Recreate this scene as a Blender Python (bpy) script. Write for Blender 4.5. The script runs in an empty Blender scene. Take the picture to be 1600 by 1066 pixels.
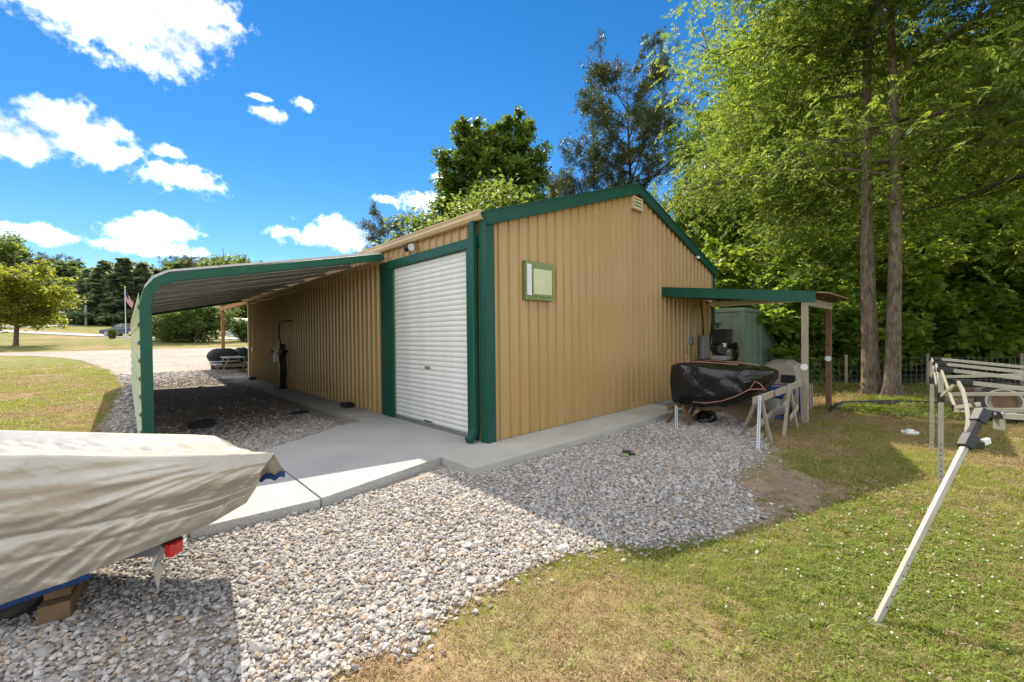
import bpy, bmesh, math, random
import numpy as np
from mathutils import Vector, Matrix, Euler, noise as mnoise
from mathutils.geometry import delaunay_2d_cdt

rnd = random.Random(7)
NR = np.random.default_rng(11)
scene = bpy.context.scene
COL = scene.collection

# ------------------------------------------------------------------ camera
FPX, YAW, PITCH, ROLL = 655.39, 43.4086, -0.6836, -0.5867      # focal length in pixels of a 1600 px wide photo, degrees
CAM = np.array([-4.0381, -4.799, 1.6])
def cam_axes():
    y, p, r = (math.radians(a) for a in (YAW, PITCH, ROLL))
    fw = np.array([math.sin(y)*math.cos(p), math.cos(y)*math.cos(p), math.sin(p)])
    rt = np.array([math.cos(y), -math.sin(y), 0.0]); up = np.cross(rt, fw)
    rt2 = rt*math.cos(r) + up*math.sin(r); up2 = np.cross(rt2, fw)
    return rt2, up2, fw
RT, UP, FW = cam_axes()
cam = bpy.data.cameras.new('camera'); cam.sensor_width = 36.0; cam.lens = FPX/1600*36.0
cam.clip_start = 0.05; cam.clip_end = 3000
cam_ob = bpy.data.objects.new('camera', cam); COL.objects.link(cam_ob)
cam_ob.matrix_world = Matrix([[RT[i], UP[i], -FW[i], CAM[i]] for i in range(3)] + [[0, 0, 0, 1]])
scene.camera = cam_ob

# ------------------------------------------------------------------ light and sky
SUN = np.array([0.29, 0.90, 1.0]); SUN /= np.linalg.norm(SUN)
EXPOSURE = 2.05
scene.view_settings.view_transform = 'Standard'; scene.view_settings.look = 'None'
scene.view_settings.exposure = EXPOSURE; scene.view_settings.gamma = 1.0
scene.view_settings.use_curve_mapping = False
cy = scene.cycles; cy.max_bounces = 5; cy.diffuse_bounces = 3; cy.glossy_bounces = 2; cy.transmission_bounces = 3; cy.caustics_reflective = False; cy.caustics_refractive = False
sl = bpy.data.lights.new('sun', 'SUN'); sl.energy = 2.0; sl.angle = math.radians(0.53); sl.color = (1.0, 0.92, 0.78)
so = bpy.data.objects.new('sun', sl); COL.objects.link(so)
so.rotation_euler = Vector(SUN).to_track_quat('Z', 'Y').to_euler(); so.location = (5, 20, 40)

def ray(u, v):
    return FW + RT*(u-800)/FPX + UP*(533-v)/FPX
def ND(u, v):
    d = ray(u, v); return d/np.linalg.norm(d)

world = bpy.data.worlds.new('World'); scene.world = world; world.use_nodes = True
def build_sky():
    nt = world.node_tree; N = nt.nodes; L = nt.links
    bg = N['Background']; bg.inputs[1].default_value = 0.15
    sk = N.new('ShaderNodeTexSky'); sk.sky_type = 'NISHITA'; sk.sun_disc = False
    sk.sun_elevation = math.asin(SUN[2]); sk.sun_rotation = math.atan2(SUN[0], SUN[1])
    sk.air_density = 1.0; sk.dust_density = 0.0; sk.ozone_density = 3.0; sk.altitude = 200
    hs = N.new('ShaderNodeHueSaturation'); hs.inputs['Saturation'].default_value = 1.34; hs.inputs['Value'].default_value = 0.25
    L.new(sk.outputs[0], hs.inputs['Color'])
    tc = N.new('ShaderNodeTexCoord')
    # fair-weather cumulus: (u, v, half width, half height, tilt) where the photograph shows them; an added, denser cloud field outside the view brightens the shade
    B = [(120,12,105,40,0),(215,40,95,48,0.1),(300,22,62,38,0),(235,95,55,26,0),(330,55,34,26,0),(-8,212,62,34,0.3),(30,235,36,20,0.3),(95,186,50,27,0.3),(140,212,52,26,0.4),(180,242,44,17,0.25),
         (275,276,56,22,0),(262,236,24,10,0),(421,180,26,10,0),(405,152,15,4,0),(476,163,16,8,0),(205,362,40,12,0),(245,356,46,17,0),
         (232,388,70,10,0),(72,366,38,14,0),(480,372,40,13,0),(535,366,58,20,0),(445,364,22,8,0),(655,312,34,13,0),(687,277,15,7,0),(602,311,18,5,0)]
    items = []
    for u, v, a, b, t in B:
        c = ND(u, v); k = 1.0/np.linalg.norm(ray(u, v))
        items.append((c, a/FPX*k*1.2, b/FPX*k*1.3, -t))
    prev = None
    for c, a, b, t in items:
        c = Vector(c); x = c.cross(Vector((0, 0, 1))).normalized(); y = x.cross(c).normalized()
        x2 = x*math.cos(t) - y*math.sin(t); y2 = x*math.sin(t) + y*math.cos(t)
        M = Matrix((x2, y2, x2.cross(y2))).transposed()
        mp = N.new('ShaderNodeMapping'); mp.vector_type = 'TEXTURE'
        mp.inputs['Location'].default_value = c; mp.inputs['Rotation'].default_value = M.to_euler(); mp.inputs['Scale'].default_value = (a, b, 0.5)
        L.new(tc.outputs['Generated'], mp.inputs['Vector'])
        ln = N.new('ShaderNodeVectorMath'); ln.operation = 'LENGTH'; L.new(mp.outputs[0], ln.inputs[0])
        if prev is None: prev = ln.outputs['Value']
        else:
            mn = N.new('ShaderNodeMath'); mn.operation = 'SMOOTH_MIN'; mn.inputs[2].default_value = 0.12
            L.new(prev, mn.inputs[0]); L.new(ln.outputs['Value'], mn.inputs[1]); prev = mn.outputs[0]
    nz = N.new('ShaderNodeTexNoise'); nz.inputs['Scale'].default_value = 13; nz.inputs['Detail'].default_value = 10; nz.inputs['Roughness'].default_value = 0.66
    L.new(tc.outputs['Generated'], nz.inputs['Vector'])
    ma = N.new('ShaderNodeMath'); ma.operation = 'MULTIPLY_ADD'; ma.inputs[1].default_value = 2.2
    L.new(nz.outputs['Fac'], ma.inputs[0])
    sb = N.new('ShaderNodeMath'); sb.operation = 'SUBTRACT'; sb.inputs[0].default_value = -0.05; L.new(prev, sb.inputs[1]); L.new(sb.outputs[0], ma.inputs[2])
    nq = N.new('ShaderNodeTexNoise'); nq.inputs['Scale'].default_value = 55; nq.inputs['Detail'].default_value = 6; nq.inputs['Roughness'].default_value = 0.6; L.new(tc.outputs['Generated'], nq.inputs['Vector'])
    mq = N.new('ShaderNodeMath'); mq.operation = 'MULTIPLY_ADD'; mq.inputs[1].default_value = 1.5; L.new(nq.outputs['Fac'], mq.inputs[0]); mo = N.new('ShaderNodeMath'); mo.operation = 'SUBTRACT'; mo.inputs[1].default_value = 0.75; L.new(ma.outputs[0], mo.inputs[0]); L.new(mo.outputs[0], mq.inputs[2])
    mr = N.new('ShaderNodeMapRange'); mr.interpolation_type = 'SMOOTHSTEP'
    mr.inputs['From Min'].default_value = 0.0; mr.inputs['From Max'].default_value = 1.15; mr.inputs['To Max'].default_value = 0.97
    L.new(mq.outputs[0], mr.inputs['Value'])
    n2 = N.new('ShaderNodeTexNoise'); n2.inputs['Scale'].default_value = 9; n2.inputs['Detail'].default_value = 4
    L.new(tc.outputs['Generated'], n2.inputs['Vector'])
    cr = N.new('ShaderNodeMix'); cr.data_type = 'RGBA'
    cr.inputs['A'].default_value = (1.45, 1.52, 1.65, 1); cr.inputs['B'].default_value = (7.2, 7.1, 6.9, 1)
    n3 = N.new('ShaderNodeMapRange'); n3.inputs['From Min'].default_value = 0.30; n3.inputs['From Max'].default_value = 0.62; L.new(n2.outputs['Fac'], n3.inputs['Value'])
    L.new(n3.outputs[0], cr.inputs['Factor'])
    mx = N.new('ShaderNodeMix'); mx.data_type = 'RGBA'
    L.new(mr.outputs[0], mx.inputs['Factor']); L.new(hs.outputs[0], mx.inputs['A']); L.new(cr.outputs['Result'], mx.inputs['B'])
    # unseen cloud field, added outside the view for white fill: a plane-projected layer
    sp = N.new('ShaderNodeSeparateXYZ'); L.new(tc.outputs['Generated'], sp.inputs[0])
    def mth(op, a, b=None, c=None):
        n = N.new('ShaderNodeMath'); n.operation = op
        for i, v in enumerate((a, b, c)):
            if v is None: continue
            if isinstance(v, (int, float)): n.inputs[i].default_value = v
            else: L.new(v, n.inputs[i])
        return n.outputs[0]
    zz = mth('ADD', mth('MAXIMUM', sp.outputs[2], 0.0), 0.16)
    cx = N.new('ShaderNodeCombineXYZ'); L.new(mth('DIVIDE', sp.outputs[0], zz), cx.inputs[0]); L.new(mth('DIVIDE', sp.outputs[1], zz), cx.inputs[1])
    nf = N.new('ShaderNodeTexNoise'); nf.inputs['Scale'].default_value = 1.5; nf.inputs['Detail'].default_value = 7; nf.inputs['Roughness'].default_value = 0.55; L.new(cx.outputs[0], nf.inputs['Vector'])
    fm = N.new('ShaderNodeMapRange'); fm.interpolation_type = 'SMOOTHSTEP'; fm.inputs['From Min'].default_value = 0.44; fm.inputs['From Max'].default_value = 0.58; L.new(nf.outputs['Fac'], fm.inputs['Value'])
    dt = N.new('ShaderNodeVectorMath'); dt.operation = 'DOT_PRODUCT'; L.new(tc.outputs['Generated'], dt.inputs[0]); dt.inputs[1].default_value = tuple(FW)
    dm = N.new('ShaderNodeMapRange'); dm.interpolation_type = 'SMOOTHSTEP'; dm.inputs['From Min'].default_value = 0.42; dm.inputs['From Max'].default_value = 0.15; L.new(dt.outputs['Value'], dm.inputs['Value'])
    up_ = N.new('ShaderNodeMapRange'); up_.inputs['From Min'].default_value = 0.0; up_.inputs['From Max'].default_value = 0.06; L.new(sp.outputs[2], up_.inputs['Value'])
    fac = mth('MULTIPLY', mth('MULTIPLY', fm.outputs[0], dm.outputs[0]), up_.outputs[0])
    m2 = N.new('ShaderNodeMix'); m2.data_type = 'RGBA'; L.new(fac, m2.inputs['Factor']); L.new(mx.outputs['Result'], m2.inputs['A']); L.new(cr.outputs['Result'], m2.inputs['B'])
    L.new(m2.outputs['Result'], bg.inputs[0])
build_sky()

# ------------------------------------------------------------------ terrain and pixel helpers
def softp(x, k=2.5):
    return np.where(x > 30, x, k*np.log1p(np.exp(np.clip(x/k, -40, 40))))
def tz(x, y):
    """height of the ground: flat round the building, rising gently to the north beyond it"""
    y = np.asarray(y, float); x = np.asarray(x, float)
    s = softp(y-16) - softp(y-150)
    return -0.11 + 0.045*s*np.clip((30-x)/25, 0, 1) + 0*x
def tzf(x, y): return float(tz(x, y))
def GP(u, v):
    """pixel -> point on the terrain"""
    d = ray(u, v); t0 = 0.5; t = 0.5
    while t < 400:
        p = CAM + d*t
        if p[2] < tzf(p[0], p[1]): break
        t0 = t; t *= 1.03
    for _ in range(30):
        m = (t0+t)/2; p = CAM + d*m
        if p[2] < tzf(p[0], p[1]): t = m
        else: t0 = m
    return CAM + d*t
def GZ(u, v, z):
    d = ray(u, v); return CAM + d*((z-1.6)/d[2])
def PY(u, v, Y):
    d = ray(u, v); return CAM + d*((Y-CAM[1])/d[1])
def PX(u, v, X):
    d = ray(u, v); return CAM + d*((X-CAM[0])/d[0])
def PD(u, v, D): return CAM + ray(u, v)*D
def on_ground(u, D):
    """point on the terrain at camera depth D in pixel column u"""
    p = CAM + ray(u, 525)*D; return np.array([p[0], p[1], tzf(p[0], p[1])])

# ------------------------------------------------------------------ materials
def newmat(name):
    m = bpy.data.materials.new(name); m.use_nodes = True
    return m, m.node_tree.nodes, m.node_tree.links, m.node_tree.nodes['Principled BSDF']
def C4(c): return (c[0], c[1], c[2], 1)
def mat(name, col, rough=0.6, metal=0.0, col2=None, scale=8.0, detail=6, bump=0.0, bscale=None, stretch=None, spec=0.5, lo=0.35, hi=0.65, coat=0):
    m, N, L, P = newmat(name)
    P.inputs['Base Color'].default_value = C4(col); P.inputs['Roughness'].default_value = rough; P.inputs['Metallic'].default_value = metal
    P.inputs['Specular IOR Level'].default_value = spec
    if coat: P.inputs['Coat Weight'].default_value = coat
    tc = N.new('ShaderNodeTexCoord'); mp = N.new('ShaderNodeMapping'); L.new(tc.outputs['Object'], mp.inputs['Vector'])
    if stretch: mp.inputs['Scale'].default_value = stretch
    if col2 is not None:
        nz = N.new('ShaderNodeTexNoise'); nz.inputs['Scale'].default_value = scale; nz.inputs['Detail'].default_value = detail; nz.inputs['Roughness'].default_value = 0.6
        L.new(mp.outputs[0], nz.inputs['Vector'])
        mr = N.new('ShaderNodeMapRange'); mr.inputs['From Min'].default_value = lo; mr.inputs['From Max'].default_value = hi; L.new(nz.outputs['Fac'], mr.inputs['Value'])
        mx = N.new('ShaderNodeMix'); mx.data_type = 'RGBA'; mx.inputs['A'].default_value = C4(col); mx.inputs['B'].default_value = C4(col2)
        L.new(mr.outputs[0], mx.inputs['Factor']); L.new(mx.outputs['Result'], P.inputs['Base Color'])
        rr = N.new('ShaderNodeMapRange'); rr.inputs['To Min'].default_value = max(0.05, rough-0.08); rr.inputs['To Max'].default_value = min(1, rough+0.1)
        L.new(nz.outputs['Fac'], rr.inputs['Value']); L.new(rr.outputs[0], P.inputs['Roughness'])
    if bump:
        nb = N.new('ShaderNodeTexNoise'); nb.inputs['Scale'].default_value = bscale or scale*4; nb.inputs['Detail'].default_value = 6; L.new(mp.outputs[0], nb.inputs['Vector'])
        bp = N.new('ShaderNodeBump'); bp.inputs['Strength'].default_value = bump; bp.inputs['Distance'].default_value = 0.02
        L.new(nb.outputs['Fac'], bp.inputs['Height']); L.new(bp.outputs[0], P.inputs['Normal'])
    return m
def leafmat(name, a, b, trans=0.45, c=None, tcol=None, rough=0.5):
    """leaves: colour varies from leaf to leaf, light shines through them"""
    m, N, L, P = newmat(name)
    ge = N.new('ShaderNodeNewGeometry'); cr = N.new('ShaderNodeValToRGB')
    cr.color_ramp.elements[0].color = C4(a); cr.color_ramp.elements[1].color = C4(b)
    if c is not None:
        e = cr.color_ramp.elements.new(0.9); e.color = C4(b); cr.color_ramp.elements[-1].color = C4(c)
    L.new(ge.outputs['Random Per Island'], cr.inputs['Fac'])
    oi = N.new('ShaderNodeObjectInfo'); hv = N.new('ShaderNodeHueSaturation')
    mr = N.new('ShaderNodeMapRange'); mr.inputs['To Min'].default_value = 0.8; mr.inputs['To Max'].default_value = 1.15
    L.new(oi.outputs['Random'], mr.inputs['Value']); L.new(mr.outputs[0], hv.inputs['Value']); L.new(cr.outputs[0], hv.inputs['Color'])
    L.new(hv.outputs[0], P.inputs['Base Color']); P.inputs['Roughness'].default_value = rough; P.inputs['Specular IOR Level'].default_value = 0.35
    tr = N.new('ShaderNodeBsdfTranslucent'); ms = N.new('ShaderNodeMixShader'); ms.inputs[0].default_value = trans
    tm = N.new('ShaderNodeMix'); tm.data_type = 'RGBA'; tm.blend_type = 'MULTIPLY'; tm.inputs['Factor'].default_value = 1.0
    tm.inputs['B'].default_value = C4(tcol or (2.2, 2.1, 0.95)); L.new(hv.outputs[0], tm.inputs['A']); L.new(tm.outputs['Result'], tr.inputs['Color'])
    out = N['Material Output']; L.new(P.outputs[0], ms.inputs[1]); L.new(tr.outputs[0], ms.inputs[2]); L.new(ms.outputs[0], out.inputs['Surface'])
    return m

M = {}
M['tan'] = mat('tan_painted_steel', (0.49, 0.32, 0.128), 0.30, 0, (0.455, 0.29, 0.11), 1.5, spec=0.6, stretch=(1, 1, 0.25))
def add_dirt(m):
    N, L = m.node_tree.nodes, m.node_tree.links; P = N['Principled BSDF']; src = P.inputs['Base Color'].links[0].from_socket
    tc = N.new('ShaderNodeTexCoord'); sp = N.new('ShaderNodeSeparateXYZ'); L.new(tc.outputs['Object'], sp.inputs[0])
    mp = N.new('ShaderNodeMapping'); mp.inputs['Scale'].default_value = (9, 9, 0.9); L.new(tc.outputs['Object'], mp.inputs['Vector'])
    n = N.new('ShaderNodeTexNoise'); n.inputs['Scale'].default_value = 1.0; n.inputs['Detail'].default_value = 7; n.inputs['Roughness'].default_value = 0.65; L.new(mp.outputs[0], n.inputs['Vector'])
    zr = N.new('ShaderNodeMapRange'); zr.inputs['From Min'].default_value = 0.0; zr.inputs['From Max'].default_value = 0.55; zr.inputs['To Min'].default_value = 0.55; zr.inputs['To Max'].default_value = 0.10; L.new(sp.outputs[2], zr.inputs['Value'])
    nr = N.new('ShaderNodeMapRange'); nr.inputs['From Min'].default_value = 0.42; nr.inputs['From Max'].default_value = 0.72; L.new(n.outputs['Fac'], nr.inputs['Value'])
    mu = N.new('ShaderNodeMath'); mu.operation = 'MULTIPLY'; L.new(zr.outputs[0], mu.inputs[0]); L.new(nr.outputs[0], mu.inputs[1])
    mx = N.new('ShaderNodeMix'); mx.data_type = 'RGBA'; mx.inputs['B'].default_value = (0.22, 0.14, 0.075, 1); L.new(mu.outputs[0], mx.inputs['Factor']); L.new(src, mx.inputs['A']); L.new(mx.outputs['Result'], P.inputs['Base Color'])
add_dirt(M['tan'])
M['tan_gutter'] = mat('tan_gutter_paint', (0.62, 0.47, 0.28), 0.4)
M['green'] = mat('dark_green_painted_steel', (0.008, 0.068, 0.045), 0.42, 0, (0.010, 0.082, 0.055), 3, spec=0.3)
M['green_car'] = mat('green_carport_paint', (0.010, 0.095, 0.055), 0.42, 0, (0.012, 0.08, 0.048), 4, spec=0.3)
M['roof'] = mat('green_roof_steel', (0.03, 0.09, 0.06), 0.4)
M['door'] = mat('white_door_steel', (0.78, 0.77, 0.74), 0.35, 0, (0.70, 0.68, 0.63), 2.5, spec=0.5)
M['grey_metal'] = mat('galvanised_steel', (0.42, 0.43, 0.44), 0.42, 0.7, (0.34, 0.35, 0.36), 6)
M['dark_metal'] = mat('black_iron', (0.012, 0.012, 0.013), 0.45, 0.2, (0.03, 0.028, 0.026), 9)
M['alum'] = mat('aluminium_tube', (0.42, 0.39, 0.325), 0.45, 0.35, (0.35, 0.32, 0.26), 5)
M['punched'] = mat('punched_galvanised_angle', (0.55, 0.57, 0.60), 0.4, 0.6)
M['white'] = mat('white_plastic', (0.75, 0.75, 0.72), 0.4)
M['cream'] = mat('cream_panel', (0.66, 0.64, 0.44), 0.4, 0, (0.58, 0.60, 0.38), 7)
M['tape'] = mat('mottled_green_tape', (0.13, 0.21, 0.07), 0.6, 0, (0.30, 0.33, 0.14), 26)
M['black_pl'] = mat('black_plastic', (0.012, 0.012, 0.014), 0.42)
M['black_cover'] = mat('black_cover_cloth', (0.014, 0.015, 0.018), 0.6, 0, (0.03, 0.032, 0.036), 5, bump=0.4, bscale=9)
M['rubber'] = mat('tyre_rubber', (0.02, 0.02, 0.02), 0.75, 0, (0.05, 0.042, 0.035), 12, bump=0.2)
M['wood_old'] = mat('weathered_lumber', (0.27, 0.215, 0.155), 0.8, 0, (0.37, 0.315, 0.245), 5, bump=0.4, bscale=14, stretch=(3, 3, 0.5))
M['wood_dark'] = mat('dark_damp_lumber', (0.12, 0.07, 0.035), 0.8, 0, (0.20, 0.12, 0.06), 6, bump=0.4, bscale=18)
M['wood_new'] = mat('yellow_pine_lumber', (0.46, 0.24, 0.07), 0.65, 0, (0.36, 0.17, 0.05), 6)
M['plastic_tan'] = mat('faded_tan_plastic', (0.34, 0.28, 0.23), 0.55, 0, (0.27, 0.22, 0.18), 3)
M['cont_green'] = mat('container_green', (0.17, 0.235, 0.185), 0.55, 0, (0.13, 0.185, 0.14), 2.5, bump=0.1)
M['pinkrope'] = mat('pink_rope', (0.58, 0.26, 0.19), 0.7)
M['blue'] = mat('blue_paint', (0.006, 0.045, 0.17), 0.45)
M['red'] = mat('red_lens', (0.55, 0.008, 0.012), 0.15, coat=0.5)
M['brick_red'] = mat('maroon_cloth', (0.05, 0.012, 0.016), 0.7)
M['flag_red'] = mat('flag_red', (0.50, 0.03, 0.05), 0.8); M['flag_white'] = mat('flag_white', (0.78, 0.76, 0.74), 0.8); M['flag_blue'] = mat('flag_blue', (0.03, 0.04, 0.16), 0.8)
M['car'] = mat('dark_blue_car_paint', (0.035, 0.045, 0.075), 0.18, 0.3, coat=0.8)
M['glass'] = mat('car_glass', (0.05, 0.06, 0.07), 0.05, 0, spec=0.9)
M['rim'] = mat('alloy_rim', (0.5, 0.5, 0.52), 0.3, 0.8)
M['drain'] = mat('black_corrugated_pipe', (0.02, 0.022, 0.025), 0.4)
M['yellow'] = mat('brass_valve', (0.45, 0.30, 0.06), 0.4, 0.6)
M['carpanel'] = mat('pale_sage_steel', (0.52, 0.53, 0.33), 0.33, 0, (0.42, 0.47, 0.28), 2.0)
M['carroof'] = mat('grey_roof_steel', (0.50, 0.48, 0.455), 0.45, 0.2, (0.40, 0.385, 0.36), 1.2)
M['bark'] = mat('grey_brown_bark', (0.22, 0.165, 0.115), 0.9, 0, (0.07, 0.05, 0.035), 9, bump=1.0, bscale=16, stretch=(1.6, 1.6, 0.45))
M['bark_dark'] = mat('dark_bark', (0.055, 0.042, 0.032), 0.95, 0, (0.10, 0.075, 0.058), 6, bump=0.6)
M['bark_pine'] = mat('pine_bark', (0.14, 0.075, 0.045), 0.95, 0, (0.06, 0.04, 0.03), 5, bump=0.6)

def concrete(name, a, b):
    m, N, L, P = newmat(name)
    tc = N.new('ShaderNodeTexCoord')
    n1 = N.new('ShaderNodeTexNoise'); n1.inputs['Scale'].default_value = 1.3; n1.inputs['Detail'].default_value = 8; L.new(tc.outputs['Object'], n1.inputs['Vector'])
    n2 = N.new('ShaderNodeTexNoise'); n2.inputs['Scale'].default_value = 60; n2.inputs['Detail'].default_value = 4; L.new(tc.outputs['Object'], n2.inputs['Vector'])
    c1 = N.new('ShaderNodeValToRGB'); c1.color_ramp.elements[0].position = 0.3; c1.color_ramp.elements[1].position = 0.7
    c1.color_ramp.elements[0].color = C4(a); c1.color_ramp.elements[1].color = C4(b); L.new(n1.outputs['Fac'], c1.inputs['Fac'])
    mr = N.new('ShaderNodeMapRange'); mr.inputs['From Min'].default_value = 0.3; mr.inputs['From Max'].default_value = 0.7; mr.inputs['To Min'].default_value = 0.72; mr.inputs['To Max'].default_value = 1.15
    L.new(n2.outputs['Fac'], mr.inputs['Value'])
    mx = N.new('ShaderNodeMix'); mx.data_type = 'RGBA'; mx.blend_type = 'MULTIPLY'; mx.inputs['Factor'].default_value = 1.0
    L.new(c1.outputs[0], mx.inputs['A']); L.new(mr.outputs[0], mx.inputs['B']); L.new(mx.outputs['Result'], P.inputs['Base Color'])
    P.inputs['Roughness'].default_value = 0.85
    bp = N.new('ShaderNodeBump'); bp.inputs['Strength'].default_value = 0.25; bp.inputs['Distance'].default_value = 0.006; L.new(n2.outputs['Fac'], bp.inputs['Height']); L.new(bp.outputs[0], P.inputs['Normal'])
    return m
M['conc'] = concrete('broom_finished_concrete', (0.35, 0.34, 0.32), (0.43, 0.415, 0.39))
M['conc2'] = concrete('pale_concrete', (0.40, 0.38, 0.33), (0.49, 0.47, 0.415))

def stonemat(name, gain=1.0):
    m, N, L, P = newmat(name)
    oi = N.new('ShaderNodeObjectInfo'); cr = N.new('ShaderNodeValToRGB'); cr.color_ramp.interpolation = 'LINEAR'
    stops = [(0, (0.22, 0.20, 0.185)), (0.25, (0.38, 0.35, 0.325)), (0.55, (0.50, 0.465, 0.43)), (0.78, (0.60, 0.555, 0.505)), (0.86, (0.40, 0.29, 0.19)), (0.93, (0.48, 0.38, 0.28)), (1, (0.26, 0.18, 0.11))]
    els = cr.color_ramp.elements; els[0].position = 0; els[1].position = 1
    for p, c in stops[1:-1]: els.new(p)
    for e, (p, c) in zip(sorted(els, key=lambda e: e.position), stops): e.position = p; e.color = C4([x*gain for x in c])
    L.new(oi.outputs['Random'], cr.inputs['Fac'])
    tc = N.new('ShaderNodeTexCoord'); nz = N.new('ShaderNodeTexNoise'); nz.inputs['Scale'].default_value = 2.0; nz.inputs['Detail'].default_value = 6; L.new(tc.outputs['Object'], nz.inputs['Vector'])
    mr = N.new('ShaderNodeMapRange'); mr.inputs['From Min'].default_value = 0.3; mr.inputs['From Max'].default_value = 0.7; mr.inputs['To Min'].default_value = 0.75; mr.inputs['To Max'].default_value = 1.2; L.new(nz.outputs['Fac'], mr.inputs['Value'])
    mx = N.new('ShaderNodeMix'); mx.data_type = 'RGBA'; mx.blend_type = 'MULTIPLY'; mx.inputs['Factor'].default_value = 1.0
    L.new(cr.outputs[0], mx.inputs['A']); L.new(mr.outputs[0], mx.inputs['B']); L.new(mx.outputs['Result'], P.inputs['Base Color']); P.inputs['Roughness'].default_value = 0.8
    return m
M['stone'] = stonemat('crushed_granite', 0.9)

def gravel_sheet_mat():
    m, N, L, P = newmat('gravel_bed')
    tc = N.new('ShaderNodeTexCoord'); v = N.new('ShaderNodeTexVoronoi'); v.inputs['Scale'].default_value = 17; L.new(tc.outputs['Object'], v.inputs['Vector'])
    v2 = N.new('ShaderNodeTexVoronoi'); v2.inputs['Scale'].default_value = 5.5; L.new(tc.outputs['Object'], v2.inputs['Vector'])
    sx = N.new('ShaderNodeSeparateColor'); L.new(v.outputs['Color'], sx.inputs[0])
    cr = N.new('ShaderNodeValToRGB'); cr.color_ramp.elements[0].color = (0.24, 0.225, 0.21, 1); cr.color_ramp.elements[1].color = (0.54, 0.50, 0.46, 1)
    e = cr.color_ramp.elements.new(0.85); e.color = (0.40, 0.32, 0.24, 1); L.new(sx.outputs[0], cr.inputs['Fac'])
    n = N.new('ShaderNodeTexNoise'); n.inputs['Scale'].default_value = 0.5; n.inputs['Detail'].default_value = 5; L.new(tc.outputs['Object'], n.inputs['Vector'])
    mr = N.new('ShaderNodeMapRange'); mr.inputs['From Min'].default_value = 0.3; mr.inputs['From Max'].default_value = 0.7; mr.inputs['To Min'].default_value = 0.8; mr.inputs['To Max'].default_value = 1.1; L.new(n.outputs['Fac'], mr.inputs['Value'])
    mx = N.new('ShaderNodeMix'); mx.data_type = 'RGBA'; mx.blend_type = 'MULTIPLY'; mx.inputs['Factor'].default_value = 1; L.new(cr.outputs[0], mx.inputs['A']); L.new(mr.outputs[0], mx.inputs['B'])
    L.new(mx.outputs['Result'], P.inputs['Base Color']); P.inputs['Roughness'].default_value = 0.9
    bp = N.new('ShaderNodeBump'); bp.inputs['Strength'].default_value = 0.8; bp.inputs['Distance'].default_value = 0.03; bp.invert = True
    L.new(v.outputs['Distance'], bp.inputs['Height']); L.new(bp.outputs[0], P.inputs['Normal'])
    return m
M['gravel'] = gravel_sheet_mat()

def lawn_mat():
    m, N, L, P = newmat('mown_lawn')
    tc = N.new('ShaderNodeTexCoord')
    def nz(s, d=6, r=0.6):
        n = N.new('ShaderNodeTexNoise'); n.inputs['Scale'].default_value = s; n.inputs['Detail'].default_value = d; n.inputs['Roughness'].default_value = r
        L.new(tc.outputs['Object'], n.inputs['Vector']); return n
    big, mid, fine = nz(0.16), nz(0.9, 7), nz(7, 9, 0.78)
    g = N.new('ShaderNodeValToRGB'); L.new(fine.outputs['Fac'], g.inputs['Fac'])
    g.color_ramp.elements[0].position = 0.3; g.color_ramp.elements[1].position = 0.7
    g.color_ramp.elements[0].color = (0.12, 0.13, 0.032, 1); g.color_ramp.elements[1].color = (0.25, 0.245, 0.078, 1)
    s = N.new('ShaderNodeValToRGB'); L.new(fine.outputs['Fac'], s.inputs['Fac'])
    s.color_ramp.elements[0].position = 0.3; s.color_ramp.elements[1].position = 0.7
    s.color_ramp.elements[0].color = (0.23, 0.145, 0.075, 1); s.color_ramp.elements[1].color = (0.44, 0.32, 0.18, 1)
    ad = N.new('ShaderNodeMath'); ad.operation = 'MULTIPLY_ADD'; ad.inputs[1].default_value = 0.5; L.new(big.outputs['Fac'], ad.inputs[0])
    h = N.new('ShaderNodeMath'); h.operation = 'MULTIPLY'; h.inputs[1].default_value = 0.5; L.new(mid.outputs['Fac'], h.inputs[0]); L.new(h.outputs[0], ad.inputs[2])
    mr = N.new('ShaderNodeMapRange'); mr.interpolation_type = 'SMOOTHSTEP'; mr.inputs['From Min'].default_value = 0.47; mr.inputs['From Max'].default_value = 0.60; mr.inputs['To Max'].default_value = 0.85; L.new(ad.outputs[0], mr.inputs['Value'])
    mx = N.new('ShaderNodeMix'); mx.data_type = 'RGBA'; L.new(mr.outputs[0], mx.inputs['Factor']); L.new(g.outputs[0], mx.inputs['A']); L.new(s.outputs[0], mx.inputs['B'])
    L.new(mx.outputs['Result'], P.inputs['Base Color']); P.inputs['Roughness'].default_value = 0.95; P.inputs['Specular IOR Level'].default_value = 0.1
    bp = N.new('ShaderNodeBump'); bp.inputs['Strength'].default_value = 0.6; bp.inputs['Distance'].default_value = 0.04; L.new(fine.outputs['Fac'], bp.inputs['Height']); L.new(bp.outputs[0], P.inputs['Normal'])
    return m
M['lawn'] = lawn_mat()
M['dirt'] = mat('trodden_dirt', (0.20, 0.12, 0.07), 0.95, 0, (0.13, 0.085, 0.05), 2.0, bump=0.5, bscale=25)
M['dirt2'] = mat('grey_brown_bare_soil', (0.30, 0.22, 0.15), 0.95, 0, (0.21, 0.16, 0.12), 3.0, bump=0.6, bscale=40)
M['mulch_shade'] = mat('shaded_leaf_mould', (0.15, 0.112, 0.085), 0.95, 0, (0.27, 0.215, 0.17), 5, bump=0.8, bscale=30)  # brown soil and leaf debris, darkened further for the carport's shade
M['leaf_litter'] = mat('woodland_floor', (0.07, 0.05, 0.028), 0.95, 0, (0.05, 0.065, 0.02), 1.2, bump=0.6, bscale=12)
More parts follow.
